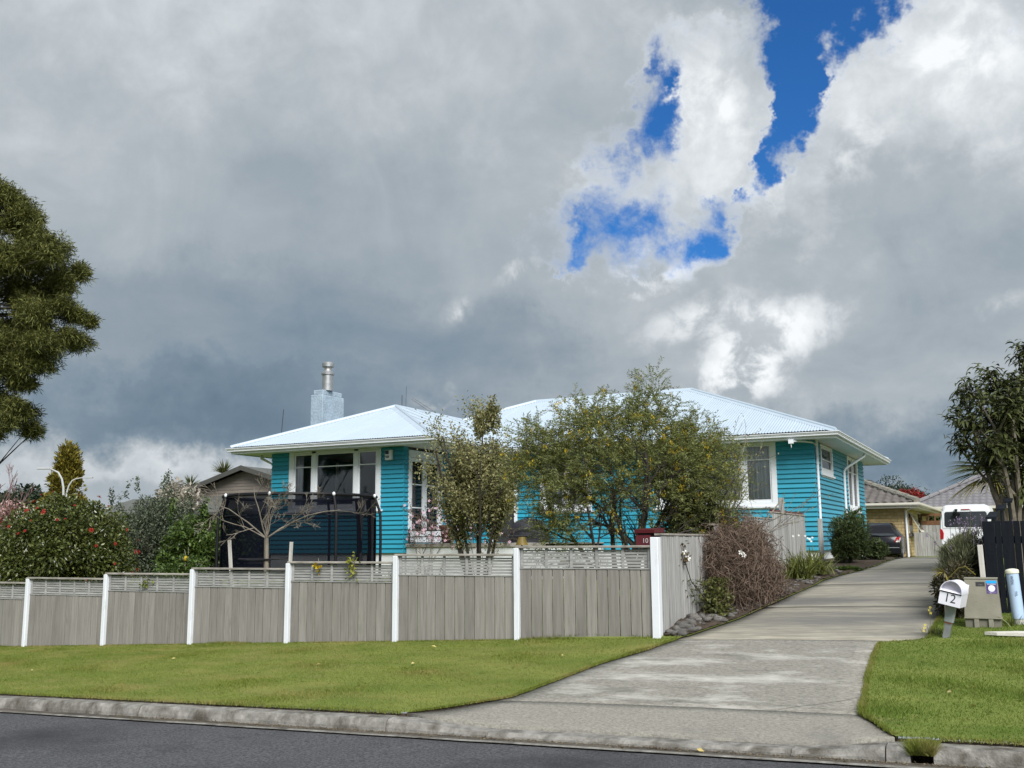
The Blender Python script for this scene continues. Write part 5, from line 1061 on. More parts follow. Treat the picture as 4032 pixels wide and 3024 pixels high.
for (x, y, s, lb) in ((-.28, 13.05, .25, 'grass tuft between the cabinet and the blue pipe'), (-.08, 13.1, .2, 'grass tuft at the foot of the blue pipe'), (-1.0, 12.35, .16, 'weedy tuft at the foot of the leaning letterbox')):
    clump('grass_tuft', (x, y, float(G(x, y))), 46, s, .05, STRAP, lb, w=.008, droop=.4)
WEEDY = M('weed_yellow', (.50, .42, .04), .6)
for (x, y, h, lb) in ((-1.05, 12.05, .31, 'taller yellow weed flower by the letterbox post'), (-1.09, 11.85, .16, 'lower yellow weed flower at the edge of the drive')):
    t = thing('yellow_weed', (x, y, float(G(x, y))), lb, 'flower'); z = float(G(x, y)); MB().tube([(x, y, z), (x + .01, y, z + h)], .003, 4).build('stem', STRAP, t)
    for k in range(3): flower('flower', (x + random.uniform(-.02, .02), y, z + h + .03 * (k - 1)), (.2, -.9, .3), .015, WEEDY, t)
# ---- tree at the right with drooping leaves, palm behind
rz0 = float(G(-.35, 20)); rtt = thing('drooping_leaf_tree', (-.45, 20, rz0), 'dark bushy tree with long drooping leaves at the right edge', 'tree')
lines, tips = [], []
B0 = np.array([-.22, 20, rz0])
for lat, dz, dep, ln in ((-.05, 1, 0, 2.8), (.0, 1, .2, 2.9), (.08, 1, -.1, 3.0), (.25, 1, .1, 3.1), (.5, 1, -.1, 3.0), (.35, 1, .4, 3.0), (-.05, 1, -.3, 2.7)): grow(B0, S3(lat, dz, dep), ln, .065, 2, (6, 6), .55, .07, .05, .34, tips, lines, 6, .42)
wood(lines, 'branch', M('brown_bark', (.10, .085, .065), .9, (.20, .175, .14), scale=9), rtt)
T = np.array([p for p, d in tips]); TD = np.array([d for p, d in tips]); k = T[:, 2] > 2.35; T, TD = T[k], TD[k]
i = rng.integers(0, len(T), 5600); P = T[i] + rng.normal(0, .07, (len(i), 3)); q0 = B0 + S3(1.0, 0, 0); P2, d2 = lumpy(9500, (q0[0], q0[1], 3.62), (1.42, 1.1, 1.15), 90, .24, shell=.25); P3, d3 = lumpy(6500, (q0[0] + .1, q0[1] + .05, 2.55), (.95, .8, .85), 44, .3); q1_ = B0 + S3(.45, 0, 0); P4, d4 = lumpy(2600, (q1_[0], q1_[1], 2.45), (.55, .5, .5), 24, .32); P = np.concatenate([P, P2, P3, P4]); TD = np.concatenate([TD[i], d2, d3, d4]); i = np.arange(len(P)); a = rng.uniform(0, 6.28, len(i)); D = unit(np.stack([np.cos(a), np.sin(a), rng.uniform(.0, .7, len(i))], -1) + TD * .4); T = P; 
put('foliage', bent_mesh('foliage', P, D, rng.uniform(.14, .24, len(i)), rng.uniform(.040, .058, len(i)), rng.uniform(.5, 1.1, len(i)), 4), LOQ, rtt)
i = rng.integers(0, len(T), 420); put('young_leaves', bent_mesh('young_leaves', T[i], unit(TD[i] * .5 + np.array([0, 0, 1.])), .11, .022, .1, 3), LOQY, rtt)
pm = thing('fan_palm', (-1.0, 27, 1.1), 'palm with stiff fanned leaves, partly yellow, behind the drooping tree', 'palm'); MB().tube([(-.6, 27, 1.0), (-.55, 27, 3.4)], [.14, .11], 8).build('trunk', DBARK, pm)
for k in range(26):
    a = random.uniform(0, 6.28); e = random.uniform(-.5, .9); c = Vector((-.55, 27, 3.3)) + Vector((math.cos(a) * math.cos(e), math.sin(a) * math.cos(e), math.sin(e))) * random.uniform(.25, .55)
    D = np.stack([(math.cos(a + q) * math.cos(e), math.sin(a + q) * math.cos(e), math.sin(e) + .1 * random.random()) for q in np.linspace(-.9, .9, 15)]); put('frond', bent_mesh('frond', np.repeat(np.array([c]), 15, 0), unit(D), .85, .045, .25, 3, 0), YPALM if e < -.15 else PALM, pm)

# ---------------------------------------------------------------- neighbour's brick house
BRK = M('cream_block', (.42, .31, .145), .9, (.55, .43, .22), scale=6, rnd=.12, bump=.4, bscale=40); MORT = M('mortar', (.26, .18, .10), .95, (.32, .235, .14))
TILE = M('brown_concrete_tile', (.075, .066, .061), .85, (.135, .122, .114), scale=4, detail=7, rnd=.14, bump=.3, stain=((.24, .22, .17), 7, (1, 1, 1), .68, .8)); CRM = M('cream_trim', (.52, .50, .43), .55, (.60, .58, .51))
BX, BY0 = -4.68, 45.76
bh = thing('brick_house', (-8, 50, .9), 'cream block bungalow with brown tiled hip roof beyond the drive', 'house')
MB().box(-14, BX - .02, BY0 + .02, 56.3, .6, 3.1).build('wall', MORT, bh)
cb_ = None; bl, bhh = .288, .134
for r_ in range(16):
    z = .96 + r_ * bhh; x = BX - (0 if r_ % 2 else bl / 2)
    xs_ = [BX] + [x - i * bl for i in range(8 if r_ % 2 == 0 else 8) if x - i * bl < BX - .01]
    for a, b in zip(xs_[1:], xs_[:-1]):
        if a < -6.95: break
        MB().cbox(a + .006, b - .006, BY0 - .012, BY0 + .018, z + .006, z + bhh - .006, .003).build('block', BRK, bh)
    y = BY0 - .012
    for i in range(14): MB().cbox(BX - .018, BX + .012, y + .006 + (.014 if i == 0 else 0), y + bl * 2.4 - .006, z + .006, z + bhh - .006, .003).build('block', BRK, bh) if True else 0; y += bl * 2.4 * (.5 if (i == 0 and r_ % 2) else 1)
def rz2(t, e=3.22, p=.40): return e + t * p
bw = MB().box(-7.0, -6.25, BY0 - .03, BY0 + .05, 1.9, 3.05).build('window', CRM, bh); MB().box(-6.93, -6.34, BY0 - .034, BY0 - .031, 2.0, 2.98).build('pane', GLASS, bw)
for (y0, y1, z0, z1, op) in ((47.0, 48.6, 1.95, 2.85, True), (51.0, 53.4, 1.2, 2.95, False)):
    w = MB().box(BX - .05, BX + .03, y0, y1, z0, z1).build('window', CRM, bh); MB().box(BX + .031, BX + .034, y0 + .1, y1 - .1, z0 + .08, z1 - .08).build('pane', GLASS, w)
    if op:
        MB().add([(BX + .05, y0, z1), (BX + .05, y1, z1), (BX + .50, y1, z0 + .05), (BX + .50, y0, z0 + .05)], [(0, 1, 2, 3)]).build('open_sash', CRM, w); MB().add([(BX + .10, y0 + .1, z1 - .06), (BX + .10, y1 - .1, z1 - .06), (BX + .49, y1 - .1, z0 + .15), (BX + .49, y0 + .1, z0 + .15)], [(0, 1, 2, 3)]).build('pane', GLASS, w)
        MB().box(BX - .02, BX + .10, y0 - .1, y1 + .1, z0 - .14, z0 - .01).build('sill', TILE, w)
ex, ey = BX + .58, BY0 - .6
def gut(x0, y0, x1, y1):
    if y0 == y1: MB().prism([(y0, 3.08), (y0 - .10, 3.08), (y0 - .12, 3.12), (y0 - .12, 3.2), (y0, 3.2)], x0, x1, 0).build('gutter', CRM, bh)
    else: MB().prism([(x0, 3.08), (x0 + .10, 3.08), (x0 + .12, 3.12), (x0 + .12, 3.2), (x0, 3.2)], y0, y1, 1).build('gutter', CRM, bh)
gut(-14.6, ey, ex + .12, ey); gut(ex, ey, ex, 56.9); MB().box(-14.6, ex - .003, ey + .003, 56.9, 3.0, 3.06).build('soffit', CRM, bh); MB().box(-14.6, ex - .02, ey + .004, ey + .03, 2.98, 3.075).box(ex - .03, ex - .004, ey + .031, 56.9, 2.98, 3.075).build('fascia', CRM, bh)
MB().tube([(ex - .2, ey + .1, 3.0), (BX + .06, BY0 - .06, 2.88), (BX + .06, BY0 - .06, .95)], .045, 8).build('downpipe', TRIM, bh, smooth=True)
# tile: one shared wavy piece, laid in courses up to the hip
tw_, tg = .33, .37; vs = []; n = 8
for j, (t, h) in enumerate(((-.02, 0.), (0., .03), (.40, .012))):
    for i in range(n + 1):
        u = i / n; vs.append((u * tw_, t, h + .028 * math.sin(2 * math.pi * u) + .012))
fs = [(j * (n + 1) + i, j * (n + 1) + i + 1, (j + 1) * (n + 1) + i + 1, (j + 1) * (n + 1) + i) for j in range(2) for i in range(n)]
pitch = math.atan(.40); tilem = MB().add(vs, fs); tilem.xform(Matrix.Rotation(pitch, 4, 'X')); tme = bpy.data.meshes.new('roof_tile'); tme.from_pydata(tilem.v, [], tilem.f); tme.materials.append(TILE)
for p in tme.polygons: p.use_smooth = True
for r_ in range(12):
    t = r_ * .335 * math.cos(pitch); x = ex - t - tw_ * (1.05)
    while x > -9.2 and r_ < 12:
        o = link('roof_tile', tme, None, bh, (x + 8, ey + t - 50, rz2(t) - .9)); x -= tw_
def plane_(pts, m, nm, par): return MB().add(pts, [tuple(range(len(pts)))]).build(nm, m, par, fix=False)
plane_([(-14.6, ey, 3.2), (ex, ey, 3.2), (ex - 5, ey + 5, 5.2), (-14.6, ey + 5, 5.2)], TILE, 'roof', bh); plane_([(ex, ey, 3.2), (ex, 56.9, 3.2), (ex - 5, 51.9, 5.2), (ex - 5, ey + 5, 5.2)], TILE, 'roof', bh)
plane_([(-14.6, ey + 5, 5.2), (ex - 5, ey + 5, 5.2), (ex - 5, 51.9, 5.2), (-14.6, 51.9, 5.2)], TILE, 'roof', bh)
hp = [(ex - .0 - t, ey + t, rz2(t) + .06) for t in np.linspace(0, 5, 14)]; GREYT = M('grey_ridge_tile', (.12, .115, .10), .9, (.25, .24, .20), scale=6, detail=7, rnd=.15)
for a, b in zip(hp[:-1], hp[1:]): MB().tube([a, b], [.15, .12], 8).build('hip_tile', GREYT, bh, smooth=True)
MB().lathe([(.28, 0), (.30, .06), (.2, .14), (.05, .17)], (ex - 2.3, ey + 3.0, rz2(2.4) + .02), 14).build('roof_vent', DARKM, bh, smooth=True)
# timber gate and screen between the house and the van
gt = thing('timber_gate', (-3.9, 46.8, .95), 'grey board gate closing the end of the drive beside the brick house', 'gate')
for i in range(8): MB().box(-4.46 + i * .128, -4.46 + i * .128 + .122, 46.8, 46.825, .96, 1.975).build('board', PALING, gt)
MB().box(-4.46, -3.44, 46.83, 46.87, 1.2, 1.3).build('rail', PALING, gt); MB().box(-4.46, -3.44, 46.83, 46.87, 1.7, 1.8).build('rail', PALING, gt)
sc2 = thing('board_fence', (-3, 52, .9), 'grey board fence with a brown trellis top behind the gate', 'fence')
for i in range(22): MB().box(-4.6 + i * .16, -4.6 + i * .16 + .152, 52, 52.03, .9, 2.35).build('board', PALING, sc2)
BRT = M('brown_trellis', (.10, .045, .018), .7, (.17, .08, .035))
MB().box(-4.6, -1.1, 52, 52.04, 2.36, 2.56).build('beam', BRT, sc2); MB().box(-4.6, -1.1, 52, 52.04, 2.78, 2.9).build('beam', BRT, sc2)
for i in range(12): MB().box(-4.6 + i * .3, -4.6 + i * .3 + .06, 52.0, 52.03, 2.561, 2.779).build('slat', BRT, sc2)
# ---------------------------------------------------------------- house with grey metal tile roof
GT = M('grey_metal_tile', (.150, .145, .155), .6, (.185, .180, .19), scale=3)
h2 = thing('grey_roof_house', (1, 64, .9), 'house with a big grey tiled hip roof beyond the van', 'house')
MB().box(-5.2, 12, 60.6, 74, .5, 3.35).build('wall', BRK, h2)
for r_ in range(15):
    t0 = r_ * .36; t1 = t0 + .38; x0, x1 = -5.9 + t0 * 1.0, 13.; y0 = 60 + t0; z0 = 3.45 + t0 * .49; nn = int((x1 - x0) / .055); vs = []
    for i in range(nn + 1):
        x = x0 + (x1 - x0) * i / nn; w = .022 * math.sin(2 * math.pi * x / .33)
        vs += [(x, y0 - .004, z0 - .03 + w), (x, y0, z0 + .045 + w), (x, y0 + .38, z0 + .38 * .49 + w)]
    MB().add(vs, [f for i in range(nn) for f in ((3 * i, 3 * i + 3, 3 * i + 4, 3 * i + 1), (3 * i + 1, 3 * i + 4, 3 * i + 5, 3 * i + 2))]).build('tile_course', GT, h2, fix=False, smooth=True)
hq = [(-5.9 + t, 60 + t, 3.55 + t * .49) for t in np.linspace(0, 5.4, 12)]
for a, b in zip(hq[:-1], hq[1:]): MB().tube([a, b], [.13, .11], 8).build('hip_cap', GT, h2, smooth=True)
plane_([(-5.9, 60, 3.45), (-5.9, 74, 3.45), (-.5, 68.6, 6.1), (-.5, 65.4, 6.1)], GT, 'roof', h2); MB().box(-5.95, 13, 59.88, 60.02, 3.32, 3.46).build('gutter', CRM, h2)
# ---------------------------------------------------------------- vehicles
PAINTB = M('black_car_paint', (.006, .006, .009), .22, spec=.35); PAINTW = M('white_car_paint', (.66, .68, .70), .3, (.70, .72, .74)); TYRE = M('tyre', (.012, .012, .012), .85); REDL = M('red_lamp', (.28, .008, .012), .2, (.36, .014, .018)); CLEARL = M('clear_lamp', (.7, .66, .62), .2); CARGL = M('dark_car_glass', (.03, .036, .042), .06, spec=.5); CHROME = M('chrome', (.75, .77, .80), .15, metal=1.)
def loft(secs, closed=True):
    mb = MB(); m = len(secs[0]); vs = [p for s in secs for p in s]
    return mb.add(vs, [(i * m + j, i * m + (j + 1) % m, (i + 1) * m + (j + 1) % m, (i + 1) * m + j) for i in range(len(secs) - 1) for j in range(m)] + [tuple(range(m))[::-1], tuple((len(secs) - 1) * m + j for j in range(m))])
def wheel(t, x, y, r, w=.2):
    wl = MB().tube([(x - w / 2, y, r), (x + w / 2, y, r)], r, 22).build('wheel', TYRE, t, smooth=True); MB().tube([(x - w / 2 - .004, y, r), (x + w / 2 + .004, y, r)], r * .62, 16).build('rim', STEEL, wl, smooth=True)
def sect(y, w, z0, z1, wt, zb, bev=.12):
    """body section at length y: width w at belt height zb, roof width wt at z1"""
    h = [(w * .46, z0), (w * .5, z0 + .12), (w * .5, zb), (wt * .5, z1 - bev), (wt * .5 - bev, z1)]
    return [(x, y, z) for x, z in h] + [(-x, y, z) for x, z in h[::-1]]
# hatchback: y=0 rear, y=4.0 nose
cx_, cy_ = -5.42, 45.0; car = thing('black_hatchback', (cx_, cy_ - 2.2, float(G(cx_, cy_ - 2.2)) - .02), 'black hatchback parked in front of the cream block house, rear facing', 'car', rot=(0, 0, R(3)))
loft([sect(-.02, 1.60, .30, .78, 1.52, .62, .05), sect(.08, 1.70, .24, 1.02, 1.40, .90, .05), sect(.32, 1.72, .22, 1.30, 1.18, .95, .08), sect(.62, 1.72, .22, 1.49, 1.12, .98, .12), sect(1.6, 1.72, .22, 1.53, 1.14, .98, .12), sect(2.5, 1.72, .22, 1.44, 1.12, .96, .12), sect(3.1, 1.70, .22, 1.02, 1.36, .92, .06), sect(3.9, 1.62, .25, .82, 1.4, .72, .06), sect(4.08, 1.45, .35, .62, 1.3, .55, .05)]).build('body', PAINTB, car, smooth=True)
MB().add([(-.62, -.0, .96), (.62, -.0, .96), (.50, .47, 1.40), (.38, .56, 1.455), (-.38, .56, 1.455), (-.50, .47, 1.40)], [(0, 1, 2, 3, 4, 5)]).xform(Matrix.Translation((0, .035, .03))).build('rear_window', CARGL, car)
MB().cbox(-.85, .85, -.14, .12, .26, .52, .04).build('bumper', PAINTB, car); MB().box(-.78, .78, -.146, -.141, .515, .535).build('bumper_trim', STEEL, car)
for s in (-1, 1): lm = MB().add([(s * .84, .10, .70), (s * .62, -.01, .72), (s * .66, .02, .90), (s * .84, .14, .96)], [(0, 1, 2, 3)]).xform(Matrix.Translation((0, -.035, 0))).build('tail_lamp', REDL, car); MB().add([(s * .78, .03, .73), (s * .66, -.04, .735), (s * .67, -.035, .78), (s * .78, .05, .78)], [(0, 1, 2, 3)]).xform(Matrix.Translation((0, -.02, 0))).build('lamp_lens', CLEARL, lm)
pl_ = MB().cbox(-.18, .18, -.062, -.05, .60, .74, .004).build('number_plate', WHITES, car); text('plate_text', 'PSN278', .10, NUMB, pl_, Matrix.Translation((0, -.0635, .67)) @ Matrix.Rotation(R(90), 4, 'X'), .0005)
MB().lathe([(.055, -.008), (.06, 0), (.05, .006)], (0, 0, 0), 16).xform(Matrix.Translation((0, -.012, .86)) @ Matrix.Rotation(R(70), 4, 'X')).build('badge', CHROME, car); MB().tube([(.02, .03, .99), (-.38, .06, 1.03)], .014, 5).build('wiper', BLACKP, car)
for x in (-.76, .76):
    for y in (.72, 3.25): wheel(car, x, y, .30)
# van
vx, vy = -1.93, 38.0; vg = float(G(vx, vy)); van = thing('white_van', (vx, vy, vg), 'white van parked at the end of the drive, rear facing', 'van', rot=(0, 0, R(-1)))
VW, VH = 1.70, 1.80
def vsec(y, w, z0, z1, wt): h = [(w * .47, z0), (w * .5, z0 + .15), (w * .5, .95), (w * .485, 1.25), (wt * .5 + .02, z1 - .16), (wt * .5 - .02, z1 - .06), (wt * .5 - .12, z1 - .01), (0, z1)]; return [(x, y, z) for x, z in h] + [(-x, y, z) for x, z in h[-2::-1]]
loft([vsec(-.02, 1.62, .34, VH - .10, 1.36), vsec(.04, 1.69, .30, VH - .03, 1.44), vsec(.2, VW, .28, VH, 1.46), vsec(2.6, VW, .28, VH + .02, 1.46), vsec(3.4, VW, .28, VH - .06, 1.40), vsec(4.15, 1.66, .28, 1.25, 1.45), vsec(4.6, 1.58, .32, .95, 1.35)]).build('body', PAINTW, van, smooth=True)
MB().add([(x * .70, -.035 + .0 * z, z) for x, z in ((-.98, 1.08), (-.9, 1.02), (.9, 1.02), (.98, 1.08), (.95, 1.50), (.88, 1.55), (-.88, 1.55), (-.95, 1.50))], [tuple(range(8))]).build('rear_window', CARGL, van)
MB().box(-.74, .74, -.034, -.026, .99, 1.58).build('window_surround', PAINTW, van)
for s in (-1, 1): MB().prism([(s * .845, .62), (s * .74, .64), (s * .72, .82), (s * .76, .95), (s * .835, .98)], -.055, .05, 1).build('tail_lamp', REDL, van)
MB().cbox(-.82, .82, -.16, .1, .26, .50, .04).build('bumper', PAINTW, van); MB().cbox(-.12, .14, -.05, -.02, 1.615, 1.64, .003).build('brake_lamp', REDL, van)
MB().prism([(-.33, 1.64), (-.23, 1.64), (-.25, 1.56), (-.25, 1.5), (-.31, 1.5), (-.31, 1.56)], -.12, -.04, 1).build('mirror_arm', BLACKP, van); MB().tube([(-.28, -.14, 1.38), (-.28, -.10, 1.46), (-.28, -.08, 1.5)], [.02, .13, .03], 12).build('mirror', BLACKP, van, smooth=True)
for x in (-.74, .74):
    for y in (.95, 3.7): wheel(van, x, y, .32)
# ---------------------------------------------------------------- neighbour at the left: dark gabled roof
CRR = M('dark_ribbed_roof', (.075, .078, .070), .55, (.10, .104, .094), scale=2); TAU = M('taupe_weatherboard', (.175, .152, .13), .7, (.215, .188, .162), scale=2, rnd=.05); DFA = M('dark_fascia', (.055, .055, .050), .5, (.07, .07, .064)); DKW = M('dark_wall', (.10, .09, .08), .85)
nh = thing('gabled_house', (-34, 40, .2), 'taupe weatherboard house with dark gabled roof behind the trampoline', 'house')
AX, AZ, GYp, PG = -33.8, 5.42, 38.0, .285
for k in range(9):
    z0 = 4.0 + k * .155; wdt = (AZ - .28 - z0) / PG
    if wdt > .05: MB().prism([(GYp, z0), (GYp - .028, z0 + .002), (GYp - .006, z0 + .165), (GYp, z0 + .165)], AX - wdt, AX + wdt, 0).build('weatherboard', TAU, nh)
MB().box(AX - 5.2, AX + 5.2, GYp + .002, 47, .1, 4.0).build('wall', TAU, nh); MB().add([(AX - 4.6, GYp + .004, 4.0), (AX + 4.6, GYp + .004, 4.0), (AX, GYp + .004, AZ - .15)], [(0, 1, 2)]).build('gable', TAU, nh, fix=False)
for s in (-1, 1):
    MB().add([(AX, GYp - .5, AZ), (AX + s * 6.1, GYp - .5, AZ - 6.1 * PG), (AX + s * 6.1, 48, AZ - 6.1 * PG), (AX, 48, AZ)], [(0, 1, 2, 3)]).build('roof', CRR, nh, fix=False)
    MB().add([(AX, GYp - .53, AZ + .03), (AX + s * 6.1, GYp - .53, AZ - 6.1 * PG + .03), (AX + s * 6.1, GYp - .53, AZ - 6.1 * PG - .2), (AX, GYp - .53, AZ - .2), (AX, GYp - .48, AZ + .03), (AX + s * 6.1, GYp - .48, AZ - 6.1 * PG + .03), (AX + s * 6.1, GYp - .48, AZ - 6.1 * PG - .2), (AX, GYp - .48, AZ - .2)], [(0, 1, 2, 3), (4, 5, 6, 7), (0, 1, 5, 4), (3, 2, 6, 7), (1, 2, 6, 5)]).build('barge_board', DFA, nh)
nn = 150; vs = []
for i in range(nn + 1):
    x = -41.5 + 12.5 * i / nn; h = .02 if (i % 2) else 0; vs += [(x, 34.9, 3.12 + h), (x, GYp, 4.02 + h)]
MB().add(vs, [(2 * i, 2 * i + 2, 2 * i + 3, 2 * i + 1) for i in range(nn)]).build('porch_roof', CRR, nh, fix=False)
MB().box(-41.6, -28.9, 34.8, 34.9, 3.0, 3.13).build('gutter', DFA, nh); MB().box(-41.2, -29.2, 35.6, 35.7, .1, 3.05).build('porch_wall', DKW, nh)
# ---------------------------------------------------------------- distant trees, palms and lamps at the left
def DV(u, v, d):   # a spot d metres away in the direction of a bearing (photo fraction units, measured once)
    x = (u - .5) * 36 / 35.39; y = (.375 - v) * 36 / 35.39; q = fw + rt * x + upc * y; q = q / math.hypot(q.x, q.y); return Vector((q.x * d, q.y * d, 1.6 + q.z * d))
def bigtree(name, label, cat, c, r, n, k, m, L, w, lump=.3, trunk=.2, flat=.8, bark=DBARK, group=None):
    z = float(G(c[0], c[1])); t = thing(name, (c[0], c[1], z), label, cat, group); P, D = lumpy(n, c, r, k, lump, flat=flat, zmin=-.85)
    put('crown', leaf_mesh('crown', P, unit(D * .5 + .8 * rdir(len(P))), rng.uniform(.7, 1.3, len(P)) * L, rng.uniform(.7, 1.3, len(P)) * w, .25), m, t)
    lines, tips = grow((c[0], c[1], z), (0, 0, 1), max(.8, (c[2] - z) * .7), trunk, 2, (6, 5), .9, .07, .05, .6); wood(lines, 'trunk', bark, t, 6, .012); return t
# tall tree at the left edge
tc_ = rt0 * -13.9 + f0 * 24.4; tl = thing('tall_tree', (tc_.x, tc_.y, 0), 'tall olive green tree in layered tufts at the left edge', 'tree')
P, D = [], []
lines, tips = grow((tc_.x, tc_.y, -.4), (0, 0, 1), 10.2, .22, 0, 0, .8, .04, .06)
trk = lines[0][0]
tufts = []
for (u_, v_, p_) in ((10,420,35),(45,445,25),(20,470,25),(70,510,42),(118,530,32),(138,562,26),(60,560,50),(108,600,36),(20,560,50),(40,620,48),(98,650,36),(148,662,24),(168,672,14),(90,700,42),(148,716,30),(128,745,32),(60,740,45),(20,700,50),(98,788,26),(60,800,38),(10,790,46),(72,826,20),(30,890,40),(72,888,22),(58,920,22),(10,930,26),(-70,460,60),(-80,560,80),(-60,660,80),(-80,760,80),(-60,860,70),(-160,520,90),(-170,680,100),(-160,820,90),(-40,400,45)):
    for _ in range(2):
        c = rt0 * ((u_ - 1106) * .0115 + random.uniform(-.1, .1)) + f0 * (24.4 + random.uniform(-.9, .9)); c.z = 10.5 - (v_ - 392) * .0114 + random.uniform(-.08, .08); tufts.append((np.array(c), p_ * .0125 * random.uniform(.85, 1.1)))
for c, rr in tufts:
    p, d = lumpy(int(1100 + 5200 * rr * rr), c, (rr * 1.08, rr * 1.08, rr * .86), 11, .46, zmin=-.75); P.append(p); D.append(d); j = min(range(len(trk)), key=lambda q: abs(trk[q][2] - c[2] + 1.1)); s0 = trk[j]; mid = (s0 + c) / 2 + np.array([0, 0, .15]) + rng.normal(0, .12, 3); lines.append(([s0, mid, c], [.04, .022, .008]))
    for _ in range(1): lines.append(([mid + (c - mid) * random.random(), c + rng.normal(0, rr * .4, 3)], [.014, .005]))
P = np.concatenate(P) + rng.normal(0, .05, (sum(map(len, P)), 3)); D = np.concatenate(D); put('crown', leaf_mesh('crown', P, unit(D * .4 + .8 * rdir(len(P)) + np.array([0, 0, .25])), rng.uniform(.09, .19, len(P)), rng.uniform(.012, .024, len(P)), .2, .15), KAN, tl); wood(lines, 'trunk', DBARK, tl, 6, .006)
# golden conifer
c = DV(.0645, .483, 62); yc = thing('golden_conifer', (c.x, c.y, 0), 'golden yellow conifer behind the street lamps', 'tree'); P, D = [], []
for k in range(95):
    t = random.random() ** .8; r_ = (1.75 * (1 - t) ** .85 + .05) * random.uniform(.75, 1.12); a = random.uniform(0, 6.28); q = np.array([c.x + r_ * .8 * math.cos(a), c.y + r_ * .8 * math.sin(a), 1.2 + 5.7 * t]); rq = random.uniform(.26, .55); p, d = ell(130, q, (rq, rq, rq * 1.35), .2); P.append(p); D.append(d)
P = np.concatenate(P); D = np.concatenate(D); put('crown', leaf_mesh('crown', P, unit(D + .6 * rdir(len(P)) + np.array([0, 0, .6])), .24, .10, .3), YCON, yc); MB().tube([(c.x, c.y, 0), (c.x, c.y, 5.5)], [.2, .05], 7).build('trunk', DBARK, yc)
for (u, v, d, r_, n, nm, lb) in ((.0245, .487, 85, (2.6, 2.4, 2.2), 5200, 'dark_tree', 'rounded dark green tree far off left of the golden conifer'), (.007, .484, 90, (1.5, 1.5, 1.3), 2400, 'dark_tree', 'small dark tree top far off at the left edge')):
    c = DV(u, v, d); bigtree(nm, lb, 'tree', (c.x, c.y, c.z - 1.), r_, n, 34, DGR, .34, .2, .34)
c = DV(.004, .515, 40); mg = thing('magnolia_tree', (c.x, c.y, 0), 'pink flowering magnolia behind the camellia at the left edge', 'tree'); lines, tips = [], []
for k in range(8): grow((c.x, c.y, 0), (random.uniform(-.5, .5), random.uniform(-.4, .4), 1), 2.35, .06, 2, (5, 6), .8, .1, .03, .42, tips, lines, 5, .35)
wood(lines, 'branch', M('magnolia_bark', (.10, .06, .045), .9, (.18, .12, .09)), mg, 5, .008); T = np.array([p for p, d_ in tips]); T = T[T[:, 2] > 1.8]; i = rng.integers(0, len(T), 1500); put('flowers', leaf_mesh('flowers', T[i] + rng.normal(0, .12, (1500, 3)), unit(rdir(1500) + np.array([0, 0, .8])), .12, .075), LM('magnolia_petal', (.50, .26, .26), (.80, .62, .60), .6), mg)
i = rng.integers(0, len(T), 2500); put('foliage', leaf_mesh('foliage', T[i] + rng.normal(0, .15, (2500, 3)), rdir(2500), .10, .05), LM('magnolia_bud', (.10, .05, .03), (.19, .10, .06)), mg)
c = DV(-.012, .49, 46); bt2 = thing('bare_pink_tree', (c.x, c.y, 0), 'bare tree with fine pinkish twigs below the tall tree at the left edge', 'tree'); lines, tips = [], []
for k in range(8): grow((c.x, c.y, 0.5), (random.uniform(-.5, .5) , random.uniform(-.4, .4), 1), 2.7, .07, 3, (4, 4, 4), .55, .06, .04, .5, tips, lines, 4, .4)
wood(lines, 'branch', PTWIG, bt2, 5, .009)
LAMPG = M('lamp_steel', (.36, .37, .38), .5, (.42, .43, .44))
def lamp(u, vtop, d, lat, lb):
    c = DV(u, vtop, d); t = thing('street_lamp', (c.x, c.y, 0), lb, 'street lamp'); z = c.z
    q = lambda a, h: (c.x + rt0.x * a, c.y + rt0.y * a, h); s = 1 if lat > 0 else -1
    MB().tube([q(0, -.3), q(0, z - 1.3), q(s * .04, z - .75), q(s * .12, z - .42), q(s * .28, z - .16), q(s * .48, z - .06), q(lat, z)], [.055, .05, .045, .04, .036, .03, .026], 8).build('pole', LAMPG, t, smooth=True)
    MB().cbox(-.26, .26, -.08, .08, -.03, .03, .012).xform(Matrix.Translation(q(lat + s * .25, z)) @ Matrix.Rotation(YAW, 4, 'Z')).build('lamp_head', LAMPG, t)
lamp(.064, .4575, 44, -.62, 'taller curved white street lamp, arm to the left'); lamp(.0655, .4665, 58, .85, 'farther street lamp with its arm to the right')
for (u, v, d, lb) in ((.2185, .4625, 60, 'palm top above the gabled roof, nearer its peak'), (.186, .4755, 64, 'palm top at the left end of the gabled roof')):
    c = DV(u, v, d); t = thing('cabbage_palm', (c.x, c.y, 0), lb, 'palm'); MB().tube([(c.x, c.y, 0), (c.x, c.y, c.z)], [.2, .14], 7).build('trunk', BARK, t)
    n = 150; a = rng.uniform(0, 6.28, n); e = rng.uniform(-.4, 1.3, n); D = np.stack([np.cos(a) * np.cos(e), np.sin(a) * np.cos(e), np.sin(e)], -1); put('fronds', bent_mesh('fronds', np.repeat(np.array([c]), n, 0), D, rng.uniform(.7, 1.1, n), .07, .15, 3, 0), PALM, t)
